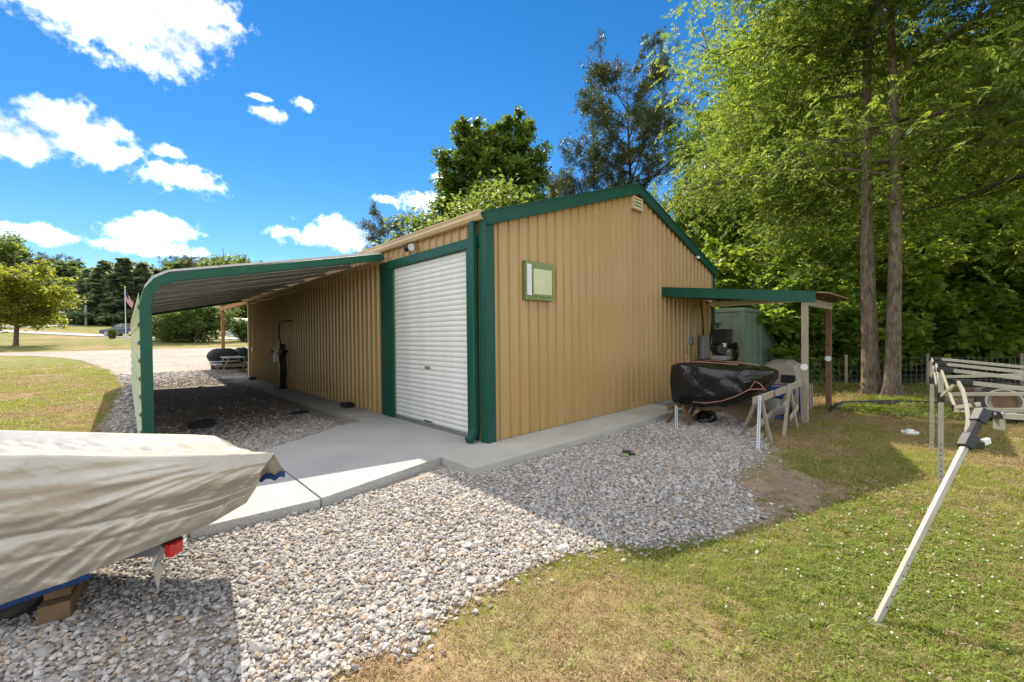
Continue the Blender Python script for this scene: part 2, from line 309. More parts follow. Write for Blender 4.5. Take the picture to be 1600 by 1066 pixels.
M['road'] = mat('pale_gravel_road', (0.42, 0.39, 0.36), 0.9, 0, (0.34, 0.31, 0.28), 0.6)
def tarp_mat():
    m, N, L, P = newmat('silver_tan_tarpaulin')
    tc = N.new('ShaderNodeTexCoord'); mp = N.new('ShaderNodeMapping'); mp.inputs['Rotation'].default_value = (0, 0, math.radians(43)); L.new(tc.outputs['Object'], mp.inputs['Vector'])
    mp2 = N.new('ShaderNodeMapping'); mp2.inputs['Scale'].default_value = (1.0, 1.6, 2.2); mp2.inputs['Rotation'].default_value = (0.3, 0.25, 0); L.new(mp.outputs[0], mp2.inputs['Vector'])
    a = N.new('ShaderNodeTexNoise'); a.inputs['Scale'].default_value = 2.6; a.inputs['Detail'].default_value = 4; a.inputs['Roughness'].default_value = 0.45; a.inputs['Distortion'].default_value = 0.3; L.new(mp2.outputs[0], a.inputs['Vector'])
    r = N.new('ShaderNodeTexNoise'); r.noise_type = 'RIDGED_MULTIFRACTAL'; r.inputs['Scale'].default_value = 2.0; r.inputs['Detail'].default_value = 4; r.inputs['Distortion'].default_value = 0.2; L.new(mp2.outputs[0], r.inputs['Vector'])
    b = N.new('ShaderNodeTexNoise'); b.inputs['Scale'].default_value = 30; b.inputs['Detail'].default_value = 5; b.inputs['Distortion'].default_value = 1.2; L.new(mp.outputs[0], b.inputs['Vector'])
    s = N.new('ShaderNodeTexNoise'); s.inputs['Scale'].default_value = 1.4; s.inputs['Detail'].default_value = 6; L.new(tc.outputs['Object'], s.inputs['Vector'])
    cr = N.new('ShaderNodeValToRGB'); cr.color_ramp.elements[0].position = 0.35; cr.color_ramp.elements[1].position = 0.7
    cr.color_ramp.elements[0].color = (0.35, 0.315, 0.265, 1); cr.color_ramp.elements[1].color = (0.45, 0.41, 0.35, 1); L.new(s.outputs['Fac'], cr.inputs['Fac'])
    L.new(cr.outputs[0], P.inputs['Base Color']); P.inputs['Metallic'].default_value = 0.45; P.inputs['Roughness'].default_value = 0.36
    b0 = N.new('ShaderNodeBump'); b0.inputs['Strength'].default_value = 0.3; b0.inputs['Distance'].default_value = 0.02; L.new(r.outputs['Fac'], b0.inputs['Height'])
    b1 = N.new('ShaderNodeBump'); b1.inputs['Strength'].default_value = 0.5; b1.inputs['Distance'].default_value = 0.05; L.new(a.outputs['Fac'], b1.inputs['Height']); L.new(b0.outputs[0], b1.inputs['Normal'])
    b2 = N.new('ShaderNodeBump'); b2.inputs['Strength'].default_value = 0.4; b2.inputs['Distance'].default_value = 0.005; L.new(b.outputs['Fac'], b2.inputs['Height']); L.new(b1.outputs[0], b2.inputs['Normal'])
    L.new(b2.outputs[0], P.inputs['Normal'])
    return m
M['tarp'] = tarp_mat()
def black_tarp_mat():
    m, N, L, P = newmat('black_plastic_sheet')
    tc = N.new('ShaderNodeTexCoord')
    a = N.new('ShaderNodeTexNoise'); a.inputs['Scale'].default_value = 2.2; a.inputs['Detail'].default_value = 5; a.inputs['Distortion'].default_value = 0.8; L.new(tc.outputs['Object'], a.inputs['Vector'])
    P.inputs['Base Color'].default_value = (0.008, 0.008, 0.009, 1); P.inputs['Roughness'].default_value = 0.2
    b1 = N.new('ShaderNodeBump'); b1.inputs['Strength'].default_value = 0.85; b1.inputs['Distance'].default_value = 0.07; L.new(a.outputs['Fac'], b1.inputs['Height']); L.new(b1.outputs[0], P.inputs['Normal'])
    return m
M['btarp'] = black_tarp_mat()
M['blade'] = leafmat('grass_blade', (0.14, 0.175, 0.04), (0.28, 0.295, 0.085), 0.45)
M['dryblade'] = leafmat('dry_grass_blade', (0.30, 0.20, 0.10), (0.50, 0.38, 0.22), 0.35, tcol=(1.3, 1.1, 0.8))
M['litter'] = leafmat('fallen_leaf', (0.16, 0.09, 0.05), (0.34, 0.23, 0.15), 0.15, tcol=(1.2, 1.0, 0.8))
M['clover'] = leafmat('clover_leaf', (0.16, 0.22, 0.04), (0.29, 0.34, 0.075), 0.5)
M['flower'] = mat('clover_flower', (0.70, 0.68, 0.62), 0.8)
M['leaf_near'] = leafmat('pecan_leaf', (0.075, 0.135, 0.036), (0.205, 0.25, 0.062), 0.5, (0.30, 0.315, 0.09))
M['leaf_wood'] = leafmat('woodland_leaf', (0.11, 0.185, 0.04), (0.22, 0.295, 0.065), 0.55, (0.29, 0.32, 0.07))
M['leaf_wood2'] = leafmat('maple_leaf', (0.11, 0.18, 0.03), (0.22, 0.28, 0.05), 0.55, (0.30, 0.31, 0.06))
M['leaf_pine'] = leafmat('pine_needles', (0.05, 0.068, 0.022), (0.11, 0.125, 0.042), 0.3, tcol=(1.4, 1.4, 0.9))
M['leaf_cyp'] = leafmat('hazed_cypress_foliage', (0.10, 0.14, 0.12), (0.17, 0.21, 0.165), 0.5)  # lightened and tinted blue: distance haze painted into the foliage colour
M['leaf_pale'] = leafmat('pale_green_leaf', (0.13, 0.165, 0.03), (0.25, 0.26, 0.05), 0.6)
M['leaf_tulip'] = leafmat('tulip_leaf', (0.055, 0.10, 0.022), (0.125, 0.175, 0.04), 0.45)
M['leaf_far'] = leafmat('far_broadleaf', (0.075, 0.115, 0.035), (0.16, 0.20, 0.065), 0.5)
M['leaf_shrub'] = leafmat('shrub_leaf', (0.06, 0.10, 0.035), (0.13, 0.17, 0.06), 0.45)

# ------------------------------------------------------------------ mesh helpers
def tag(o, label=None, cat=None, group=None, kind=None):
    if label: o['label'] = label
    if cat: o['category'] = cat
    if group: o['group'] = group
    if kind: o['kind'] = kind
    return o
def empty(name, loc):
    o = bpy.data.objects.new(name, None); o.location = [float(x) for x in loc]; o.empty_display_size = 0.2; COL.objects.link(o); return o
def root_loc(p):
    l = Vector((0, 0, 0))
    while p is not None: l += p.location; p = p.parent
    return l
class MB:
    def __init__(s): s.v = []; s.f = []
    def add(s, vs, fs):
        b = len(s.v); s.v += [tuple(float(c) for c in p) for p in vs]; s.f += [tuple(i+b for i in f) for f in fs]; return s
    def box(s, c, d, rz=0.0):
        c = np.array(c, float); hx, hy, hz = d[0]/2, d[1]/2, d[2]/2; ca, sa = math.cos(rz), math.sin(rz); vs = []
        for z in (-hz, hz):
            for x, y in ((-hx, -hy), (hx, -hy), (hx, hy), (-hx, hy)): vs.append(c + (x*ca-y*sa, x*sa+y*ca, z))
        return s.add(vs, [(3, 2, 1, 0), (4, 5, 6, 7), (0, 1, 5, 4), (1, 2, 6, 5), (2, 3, 7, 6), (3, 0, 4, 7)])
    def mm(s, a, b):
        a, b = np.array(a, float), np.array(b, float); return s.box((a+b)/2, np.abs(b-a))
    def beam(s, p, q, w, h, up=(0, 0, 1)):
        p, q = Vector([float(c) for c in p]), Vector([float(c) for c in q]); d = (q-p).normalized(); u = Vector(up)
        if abs(d.dot(u)) > 0.98: u = Vector((1, 0, 0))
        x = d.cross(u).normalized(); y = x.cross(d).normalized(); vs = []
        for o in (p, q):
            for a, b in ((-1, -1), (1, -1), (1, 1), (-1, 1)): vs.append(o + x*(a*w/2) + y*(b*h/2))
        return s.add(vs, [(3, 2, 1, 0), (4, 5, 6, 7), (0, 1, 5, 4), (1, 2, 6, 5), (2, 3, 7, 6), (3, 0, 4, 7)])
    def tube(s, pts, r, n=8, cap=True):
        pts = [Vector([float(c) for c in p]) for p in pts]; rs = r if hasattr(r, '__len__') else [r]*len(pts)
        vs = []; fs = []; ref = Vector((0.31, 0.17, 0.93)).normalized()
        for i, p in enumerate(pts):
            d = (pts[min(i+1, len(pts)-1)] - pts[max(i-1, 0)]).normalized()
            if abs(d.dot(ref)) > 0.97: ref = Vector((1, 0.2, 0)).normalized()
            x = d.cross(ref).normalized(); y = d.cross(x).normalized()
            for k in range(n):
                a = 2*math.pi*k/n; vs.append(p + (x*math.cos(a) + y*math.sin(a))*rs[i])
        for i in range(len(pts)-1):
            for k in range(n): fs.append((i*n+k, i*n+(k+1) % n, (i+1)*n+(k+1) % n, (i+1)*n+k))
        if cap: fs += [tuple(range(n))[::-1], tuple(range((len(pts)-1)*n, len(pts)*n))]
        return s.add(vs, fs)
    def lathe(s, prof, c, axis=(0, 0, 1), n=20):
        """profile of (radius, height along axis)"""
        a = Vector([float(x) for x in axis]).normalized(); t = Vector((0, 0, 1)) if abs(a.z) < 0.9 else Vector((1, 0, 0)); x = a.cross(t).normalized(); y = a.cross(x); c = Vector([float(k) for k in c]); vs = []; fs = []
        for r, h in prof:
            for k in range(n):
                th = 2*math.pi*k/n; vs.append(c + a*h + (x*math.cos(th) + y*math.sin(th))*r)
        for i in range(len(prof)-1):
            for k in range(n): fs.append((i*n+k, i*n+(k+1) % n, (i+1)*n+(k+1) % n, (i+1)*n+k))
        fs += [tuple(range(n))[::-1], tuple(range((len(prof)-1)*n, len(prof)*n))]
        return s.add(vs, fs)
    def prism(s, poly, axis, a, b):
        """polygon extruded along 'x','y' or 'z' from a to b; poly in the other two coordinates"""
        def P(p, t): return {'x': (t, p[0], p[1]), 'y': (p[0], t, p[1]), 'z': (p[0], p[1], t)}[axis]
        n = len(poly); vs = [P(p, a) for p in poly] + [P(p, b) for p in poly]
        return s.add(vs, [tuple(range(n))[::-1], tuple(range(n, 2*n))] + [(i, (i+1) % n, n+(i+1) % n, n+i) for i in range(n)])
    def grid(s, rows):
        n = len(rows[0]); vs = [p for r in rows for p in r]
        return s.add(vs, [(i*n+j, i*n+j+1, (i+1)*n+j+1, (i+1)*n+j) for i in range(len(rows)-1) for j in range(n-1)])
    def build(s, name, m, parent=None, smooth=False, bevel=0.0, loc=None, auto=None):
        base = root_loc(parent) if parent is not None else Vector(loc if loc is not None else (0, 0, 0))
        me = bpy.data.meshes.new(name); me.from_pydata([(v[0]-base.x, v[1]-base.y, v[2]-base.z) for v in s.v], [], s.f)
        ms = m if isinstance(m, (list, tuple)) else [m]
        for k in ms: me.materials.append(M[k] if isinstance(k, str) else k)
        bm = bmesh.new(); bm.from_mesh(me); bmesh.ops.recalc_face_normals(bm, faces=bm.faces); bm.to_mesh(me); bm.free()
        if smooth: me.polygons.foreach_set('use_smooth', [True]*len(me.polygons))
        if auto: me.polygons.foreach_set('use_smooth', [True]*len(me.polygons)); me.set_sharp_from_angle(angle=math.radians(auto))
        o = bpy.data.objects.new(name, me); COL.objects.link(o)
        if parent is not None: o.parent = parent
        elif loc is not None: o.location = base
        if bevel:
            md = o.modifiers.new('bevel', 'BEVEL'); md.width = bevel; md.segments = 2; md.limit_method = 'ANGLE'
        return o
def npmesh(name, V, F, m, smooth=False):
    V = np.ascontiguousarray(V, dtype=np.float32); F = np.ascontiguousarray(F, dtype=np.int32); k = F.shape[1]
    me = bpy.data.meshes.new(name); me.vertices.add(len(V)); me.vertices.foreach_set('co', V.ravel())
    me.loops.add(F.size); me.loops.foreach_set('vertex_index', F.ravel())
    me.polygons.add(len(F)); me.polygons.foreach_set('loop_start', np.arange(0, F.size, k, dtype=np.int32))
    me.materials.append(m); me.update(calc_edges=True)
    if smooth: me.polygons.foreach_set('use_smooth', np.ones(len(F), dtype=bool))
    return me
def place(name, me, loc=(0, 0, 0), parent=None, rz=0, sc=1):
    o = bpy.data.objects.new(name, me); COL.objects.link(o); o.location = [float(c) for c in loc]; o.rotation_euler.z = rz
    o.scale = (sc, sc, sc) if not hasattr(sc, '__len__') else sc
    if parent: o.parent = parent
    return o
def copy_tree(o, parent=None):
    c = o.copy(); COL.objects.link(c); c.parent = parent
    for ch in list(o.children): copy_tree(ch, c)
    return c
def lerp(a, b, t): return a + (b-a)*t
def interp(xs, ys, x): return float(np.interp(x, xs, ys))

# ------------------------------------------------------------------ ground
def ground_sheet(name, poly, m, off, step, label=None, far=None):
    """a sheet draped over the terrain inside a ragged outline"""
    poly = [np.array(p[:2], float) for p in poly]; pts = []
    for i in range(len(poly)):
        a, b = poly[i], poly[(i+1) % len(poly)]; n = max(1, int(np.linalg.norm(b-a)/step)); 
        for k in range(n): pts.append(a + (b-a)*k/n)
    nb = len(pts); P = np.array(pts); lo, hi = P.min(0), P.max(0)
    st = step if far is None else far
    def inside(q):
        x, y = q; c = False; j = len(poly)-1
        for i in range(len(poly)):
            if (poly[i][1] > y) != (poly[j][1] > y) and x < (poly[j][0]-poly[i][0])*(y-poly[i][1])/(poly[j][1]-poly[i][1]) + poly[i][0]: c = not c
            j = i
        return c
    inner = [(x, y) for x in np.arange(lo[0], hi[0], st) for y in np.arange(lo[1], hi[1], st) if inside((x, y))]
    allp = [Vector((float(p[0]), float(p[1]))) for p in pts] + [Vector((float(p[0]), float(p[1]))) for p in inner]
    vs, es, fs, *_ = delaunay_2d_cdt(allp, [(i, (i+1) % nb) for i in range(nb)], [], 1, 1e-5)
    mb = MB(); mb.add([(v.x, v.y, tzf(v.x, v.y) + off(v.x, v.y)) for v in vs], [tuple(f) for f in fs])
    o = mb.build(name, m); tag(o, kind='structure'); return o
def rag(p, amp, k=1.7):
    q = mnoise.noise_vector(Vector((p[0]*k, p[1]*k, 3.3))); return (p[0]+q.x*amp, p[1]+q.y*amp)
def refine(path, step, amp):
    out = []
    for i in range(len(path)-1):
        a, b = np.array(path[i][:2], float), np.array(path[i+1][:2], float); n = max(1, int(np.linalg.norm(b-a)/step))
        for k in range(n): out.append(rag(a + (b-a)*k/n, amp))
    return out + [tuple(path[-1][:2])]

def build_ground():
    # one lawn sheet out to the horizon, finer near the building
    def axis(lo, hi, c):
        a = [0.0]; s = 1.0
        while a[-1] < hi: a.append(a[-1]+s); s = min(s*1.09, 40)
        b = [0.0]; s = 1.0
        while b[-1] > lo: b.append(b[-1]-s); s = min(s*1.09, 40)
        return np.array(sorted(set(a+b)))
    xs, ys = axis(-900, 900, 0), axis(-500, 1100, 0)
    X, Y = np.meshgrid(xs, ys, indexing='ij'); Z = tz(X, Y); n = len(ys)
    I, J = np.meshgrid(np.arange(len(xs)-1), np.arange(n-1), indexing='ij'); a = (I*n+J).ravel()
    F = np.stack([a, a+n, a+n+1, a+1], 1)
    tag(place('lawn', npmesh('lawn', np.stack([X, Y, Z], -1).reshape(-1, 3), F, M['lawn'])), kind='structure')
    edge = [GP(u, v) for u, v in [(470, 1090), (560, 1037), (654, 1000), (702, 947), (770, 921), (830, 887), (897, 867), (965, 856), (1010, 863), (1085, 852), (1145, 834), (1200, 808), (1177, 775), (1140, 753), (1177, 730), (1205, 697), (1165, 668), (1125, 645)]]
    near = refine(edge, 0.22, 0.10)
    left = [GP(u, v) for u, v in [(0, 556), (60, 557), (105, 560), (140, 567), (165, 577), (183, 590), (190, 603), (182, 625), (172, 650)]]
    poly = near + [(5.3, -0.55), (5.3, 0.3), (0.3, 0.6), (0.3, 25.0), (9, 26), (14, 39.0)] + refine([(14, 39.0), (4, 37.8), (-6, 37.2), (-14, 37.4), (-32, 41)], 2.5, 0.3) + refine([(-32, 36)] + left, 0.8, 0.15) \
        + refine([left[-1], (-4.45, 3.0), (-4.9, 1.2), (-8, 0.8), (-11, 0.5)], 0.5, 0.1) + [(-11, -9), (-3.0, -9), (-2.6, -6.0)]
    ground_sheet('gravel_drive', poly, 'gravel', lambda x, y: 0.006 + 0.004*min(1, max(0, (y-12)/6)), 0.5, far=1.0)
    # trodden dirt under the lean-to, woodland floor beyond the fence
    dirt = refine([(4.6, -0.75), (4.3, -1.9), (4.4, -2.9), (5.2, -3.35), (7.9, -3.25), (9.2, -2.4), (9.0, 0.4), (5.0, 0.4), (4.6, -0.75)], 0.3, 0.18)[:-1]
    ground_sheet('dirt_patch', dirt, 'dirt', lambda x, y: 0.010, 0.3, far=0.6)
    bare = [GP(u, v)[:2] for u, v in [(1095, 848), (1160, 838), (1235, 812), (1320, 786), (1335, 770), (1290, 752), (1230, 728), (1235, 705), (1200, 695), (1160, 735), (1120, 760), (1150, 790), (1130, 820)]]; bare = refine(bare + [bare[0]], 0.2, 0.12)[:-1]
    ground_sheet('bare_soil', bare, 'dirt2', lambda x, y: 0.0035, 0.25, far=0.5)
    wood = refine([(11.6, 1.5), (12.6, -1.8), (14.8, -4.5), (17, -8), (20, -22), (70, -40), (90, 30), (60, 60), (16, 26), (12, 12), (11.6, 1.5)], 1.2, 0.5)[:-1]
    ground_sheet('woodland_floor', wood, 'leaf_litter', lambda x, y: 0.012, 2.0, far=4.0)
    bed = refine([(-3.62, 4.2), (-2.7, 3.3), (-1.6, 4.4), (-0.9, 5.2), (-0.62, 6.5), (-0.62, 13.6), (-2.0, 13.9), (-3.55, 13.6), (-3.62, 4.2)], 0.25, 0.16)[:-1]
    ground_sheet('carport_bed', bed, 'mulch_shade', lambda x, y: 0.022, 0.3, far=0.8)
    # far pale roads
    def strip(name, px, w):
        c = [GP(u, v)[:2] for u, v in px]; L_, R_ = [], []
        for i, p in enumerate(c):
            d = c[min(i+1, len(c)-1)] - c[max(i-1, 0)]; d = d/np.linalg.norm(d); nrm = np.array([-d[1], d[0]])
            L_.append(p+nrm*w/2); R_.append(p-nrm*w/2)
        ground_sheet(name, L_ + R_[::-1], 'road', lambda x, y: 0.06, 1.5)
    strip('farm_road', [(-60, 514), (0, 517.5), (60, 520.5), (160, 525), (250, 528.6), (351, 530), (420, 530)], 3.4)
    strip('side_road', [(-60, 513), (40, 511.5), (90, 509), (127, 506.5), (160, 507)], 5.0)
    # concrete: door apron in two slabs, walk along the side wall, walk along the gable
    mb = MB(); mb.prism([(-0.02, 0.06), (-0.90, -0.09), (-2.56, -0.45), (-2.56, 1.98), (-0.88, 3.0), (-0.02, 3.0)], 'z', -0.16, 0.0)
    tag(mb.build('door_apron', 'conc', bevel=0.008), kind='structure')
    mb = MB(); mb.prism([(-2.575, -0.452), (-3.6, -0.36), (-3.6, 1.35), (-2.575, 1.97)], 'z', -0.16, -0.004)
    tag(mb.build('driveway_slab', 'conc', bevel=0.008), kind='structure')
    y = 3.015
    for k, y1 in enumerate((6.0, 9.0, 12.0, 15.2)):
        mb = MB(); mb.mm((-0.62, y, -0.16), (0.3, y1-0.012, -0.005)); tag(mb.build('side_walk', 'conc2', bevel=0.006), kind='structure'); y = y1
    mb = MB(); mb.mm((-1.2, 15.2, -0.16), (4.5, 23.5, -0.004)); tag(mb.build('patio', 'conc2', bevel=0.006), kind='structure')
    x = -0.91
    for k, x1 in enumerate((1.75, 4.9)):
        mb = MB(); mb.mm((x, -0.80, -0.17), (x1-0.008, 0.05 if k else 0.05, 0.004)); tag(mb.build('gable_walk', 'conc2', bevel=0.008), kind='structure'); x = x1
    return np.array([p[:2] for p in poly], float), near, np.array(bare, float)
GRAVEL_POLY, GRAVEL_EDGE, BARE = build_ground()
def inpoly(P, poly):
    x, y = P[:, 0], P[:, 1]; c = np.zeros(len(P), bool); j = len(poly)-1
    for i in range(len(poly)):
        xi, yi, xj, yj = poly[i][0], poly[i][1], poly[j][0], poly[j][1]
        if yi != yj: c ^= ((yi > y) != (yj > y)) & (x < (xj-xi)*(y-yi)/(yj-yi) + xi)
        j = i
    return c
# ------------------------------------------------------------------ the metal building
W, LEN, E, H = 8.53, 15.42, 3.37, 4.79
SL = (H-E)/(W/2); PITCHR = 0.222
def roofline(x): return E + SL*min(x, W-x)
def rib_profile(a, b):
    """(t, out) points of the ribbed sheet between a and b; a big rib every PITCHR with two small ones between"""
    pts = []; k = math.floor(a/PITCHR) - 1
    base = [(0, 0), (0.015, 0.036), (0.037, 0.036), (0.052, 0), (0.098, 0), (0.104, 0.004), (0.112, 0.004), (0.118, 0), (0.158, 0), (0.164, 0.004), (0.172, 0.004), (0.178, 0)]
    while k*PITCHR < b + PITCHR:
        for t, o in base:
            if a <= k*PITCHR + t <= b: pts.append((k*PITCHR + t, o))
        k += 1
    if pts[0][0] > a + 1e-4: pts.insert(0, (a, 0))
    if pts[-1][0] < b - 1e-4: pts.append((b, 0))
    return pts
def build_building():
    B = empty('metal_building', (0, 0, 0))
    tag(B, 'tan ribbed steel workshop with green trim and a white roll-up door', 'building')
    core = MB(); core.prism([(0.05, 0.0), (W, 0.0), (W, E-0.02), (W/2, H-0.03), (0.05, E-0.02)], 'y', 0.04, LEN)
    wall = core.build('wall', 'tan', B)
    mb = MB(); mb.mm((0.03, 0.03, -0.25), (W-0.02, LEN-0.02, 0.001)); mb.build('foundation', 'conc2', B)
    pw = PITCHR*4
    x = 0.0
    while x < W - 0.05:
        x1 = min(x+pw, W); mb = MB(); pr = rib_profile(x, x1)
        if x < W/2 < x1: pr = sorted(pr + [(W/2, np.interp(W/2, [p[0] for p in pr], [p[1] for p in pr]))])
        lap = 0.0015*(int(x/pw) % 2)
        mb.grid([[(t, 0.012-o-lap, 0.012) for t, o in pr], [(t, 0.012-o-lap, roofline(t)+0.0) for t, o in pr]])
        mb.build('wall_panel', 'tan', wall); x = x1
    def side_panel(y0, y1, z0, z1, lap=0):
        mb = MB(); pr = rib_profile(y0, y1)
        mb.grid([[(0.012-o-lap, t, z0) for t, o in pr], [(0.012-o-lap, t, z1) for t, o in pr]]); mb.build('wall_panel', 'tan', wall)
    side_panel(0.12, 3.0, 3.12, E+0.04)
    y = 3.40; k = 0
    while y < LEN-0.05:
        y1 = min(y+pw, LEN); side_panel(y, y1, 0.0, E+0.04, 0.0015*(k % 2)); y = y1; k += 1
    side_panel(2.95, 3.40, 3.12, E+0.04, 0.001)
    # roof slabs run on over the porch beyond the far wall
    for nm, poly in (('roof', [(-0.06, E-0.02), (W/2, H-0.005), (W/2, H+0.075), (-0.10, E+0.035)]), ('roof', [(W+0.08, E-0.03), (W/2+0.001, H-0.005), (W/2+0.001, H+0.075), (W+0.10, E+0.035)])):
        mb = MB(); mb.prism(poly, 'y', -0.05, 23.0); mb.build(nm, 'roof', B)
    for s in (0, 1):
        def fx(x): return x if s == 0 else W-x
        mb = MB(); mb.prism([(fx(-0.03), E-0.13), (fx(W/2), H-0.135), (fx(W/2), H+0.10), (fx(-0.10), E+0.06)], 'y', -0.085, -0.045 if s == 0 else -0.0452); mb.build('rake_trim', 'green', B, bevel=0.006)
        mb = MB(); mb.prism([(fx(-0.10), E+0.045), (fx(W/2), H+0.083), (fx(W/2), H+0.103), (fx(-0.10), E+0.065)], 'y', -0.10, 0.12 if s == 0 else 0.121); mb.build('rake_cap', 'green', B)
    mb = MB(); mb.mm((-0.045, -0.035, 0.0), (0.125, -0.012, E-0.03)); mb.mm((-0.045, -0.012, 0.0), (-0.02, 0.13, E-0.03)); mb.build('corner_trim', 'green', B, bevel=0.004)
    mb = MB(); mb.mm((W-0.10, -0.03, 0.0), (W+0.03, -0.008, E-0.03)); mb.build('corner_trim', 'green', B, bevel=0.004)
    mb = MB(); mb.mm((-0.03, LEN-0.10, 0.0), (0.06, LEN+0.03, E-0.02)); mb.build('corner_trim', 'cream', B)
    # gutter with its end cap, downspout with the outlet at the foot
    mb = MB(); prof = [(-0.02, 3.335), (-0.10, 3.335), (-0.135, 3.38), (-0.135, 3.415), (-0.155, 3.45), (-0.155, 3.462), (-0.140, 3.462), (-0.122, 3.42), (-0.02, 3.42)]
    mb.prism(prof, 'y', 0.02, 22.95); g = mb.build('gutter', 'tan_gutter', B)
    mb = MB(); mb.prism([(-0.02, 3.33), (-0.104, 3.33), (-0.139, 3.378), (-0.160, 3.45), (-0.160, 3.467), (-0.02, 3.467)], 'y', 0.005, 0.0195); mb.build('end_cap', 'tan_gutter', g)
    ds = MB(); ds.mm((-0.135, 0.16, 0.12), (-0.05, 0.27, 3.335)); d = ds.build('downspout', 'green', B, bevel=0.015)
    el = MB(); el.beam((-0.0925, 0.215, 0.16), (-0.150, 0.205, 0.075), 0.115, 0.09, (0, 1, 0)); el.beam((-0.142, 0.205, 0.085), (-0.25, 0.19, 0.05), 0.115, 0.085); el.build('downspout_elbow', 'green', d, bevel=0.012)
    # door surround and roll-up door
    mb = MB(); mb.mm((-0.03, 2.89, 0.0), (0.10, 3.40, 2.97)); mb.build('door_jamb', 'green', B, bevel=0.005)
    mb = MB(); mb.mm((-0.032, 0.275, 0.0), (0.10, 0.47, 2.97)); mb.build('door_jamb', 'green', B, bevel=0.005)
    mb = MB(); mb.mm((-0.037, 0.13, 2.972), (0.10, 3.42, 3.125)); mb.build('door_header', 'green', B, bevel=0.005)
    D = MB(); D.mm((0.052, 0.47, 0.0), (0.09, 2.89, 2.97)); door = D.build('rollup_door', 'door', B)
    n = 34; hgt = 2.93/n; me = None
    for k in range(n):
        z = 0.045 + k*hgt
        if me is None:
            mb = MB(); pr = [(0.050, 0.0), (0.036, 0.012), (0.030, 0.030), (0.030, 0.052), (0.036, 0.068), (0.049, 0.080), (0.050, hgt)]
            mb.grid([[(px_, yy, zz) for yy in (0.478, 1.7, 2.882)] for px_, zz in pr]); o = mb.build('door_slat', 'door', door, smooth=True); me = o.data
        else: o = place('door_slat', me, parent=door)
        o.location.z = z
    mb = MB(); mb.mm((0.022, 0.478, 0.004), (0.049, 2.882, 0.06)); mb.build('bottom_bar', 'grey_metal', door)
    mb = MB(); mb.mm((0.018, 1.62, 1.02), (0.029, 1.80, 1.07)); mb.build('latch', 'grey_metal', door, bevel=0.003)
    mb = MB(); mb.mm((0.012, 1.58, 0.075), (0.021, 1.84, 0.10)); mb.build('lift_handle', 'dark_metal', door, bevel=0.003)
    for a, b in ((0.4705, 0.4775), (2.8825, 2.8895)):
        mb = MB(); mb.mm((0.01, a, 0.0), (0.05, b, 2.95)); mb.build('guide_rail', 'tape', door)
    # covered opening in the gable wall, framed in mottled green tape
    a, b = PY(822, 404, -0.08), PY(867, 474, -0.08); x0, x1, z0, z1 = a[0], b[0]-0.02, b[2]+0.03, a[2]-0.02
    mb = MB(); mb.mm((x0, -0.075, z0), (x1, 0.01, z1)); win = mb.build('window', 'tape', B, bevel=0.006)
    mb = MB(); mb.mm((x0+0.17, -0.083, z0+0.10), (x1-0.055, -0.0755, z1-0.115)); mb.build('window_panel', 'cream', win)
    for (p, q) in (((x0+0.135, z0+0.065), (x0+0.165, z1-0.08)), ((x1-0.05, z0+0.065), (x1-0.02, z1-0.08))):
        mb = MB(); mb.mm((p[0], -0.088, p[1]), (q[0], -0.0752, q[1])); mb.build('frame_strip', 'tape', win)
    for zz in (z0+0.065, z1-0.11):
        mb = MB(); mb.mm((x0+0.1655, -0.087, zz), (x1-0.0505, -0.0751, zz+0.03)); mb.build('frame_strip', 'tape', win)
    mb = MB(); mb.mm((x0+0.015, -0.095, z0+0.07), (x0+0.115, -0.0753, z1-0.06)); mb.build('side_flange', 'white', win, bevel=0.004)
    # gable vent with louvres
    a, b = PY(988, 306, -0.06), PY(1003, 331, -0.06)
    x0, x1, z0, z1 = a[0], b[0], b[2], a[2]
    mb = MB(); mb.mm((x0, -0.03, z0), (x1, 0.0, z1)); v = mb.build('gable_vent', 'tan_gutter', B)
    for (p, q) in (((x0, z0), (x0+0.03, z1)), ((x1-0.03, z0), (x1, z1)), ((x0+0.03, z0), (x1-0.03, z0+0.03)), ((x0+0.03, z1-0.03), (x1-0.03, z1))):
        mb = MB(); mb.mm((p[0], -0.085, p[1]), (q[0], -0.0302, q[1])); mb.build('vent_frame', 'tan_gutter', v)
    for k in range(3):
        zc = lerp(z0+0.03, z1-0.03, (k+0.5)/3); mb = MB(); mb.beam((x0+0.03, -0.058, zc), (x1-0.03, -0.058, zc), 0.012, 0.085, (0, 0.55, 0.83)); mb.build('louvre', 'cream', v)
    # porch at the far end: posts and beam carry the roof
    for X in (0.06, W-0.15):
        mb = MB(); mb.mm((X, 21.9, 0.0), (X+0.14, 22.04, 3.12)); mb.build('porch_post', 'wood_new', B)
    mb = MB(); mb.mm((0.05, LEN+0.04, 3.12), (0.21, 22.3, 3.32)); mb.build('porch_beam', 'wood_new', B)
    return B
build_building()

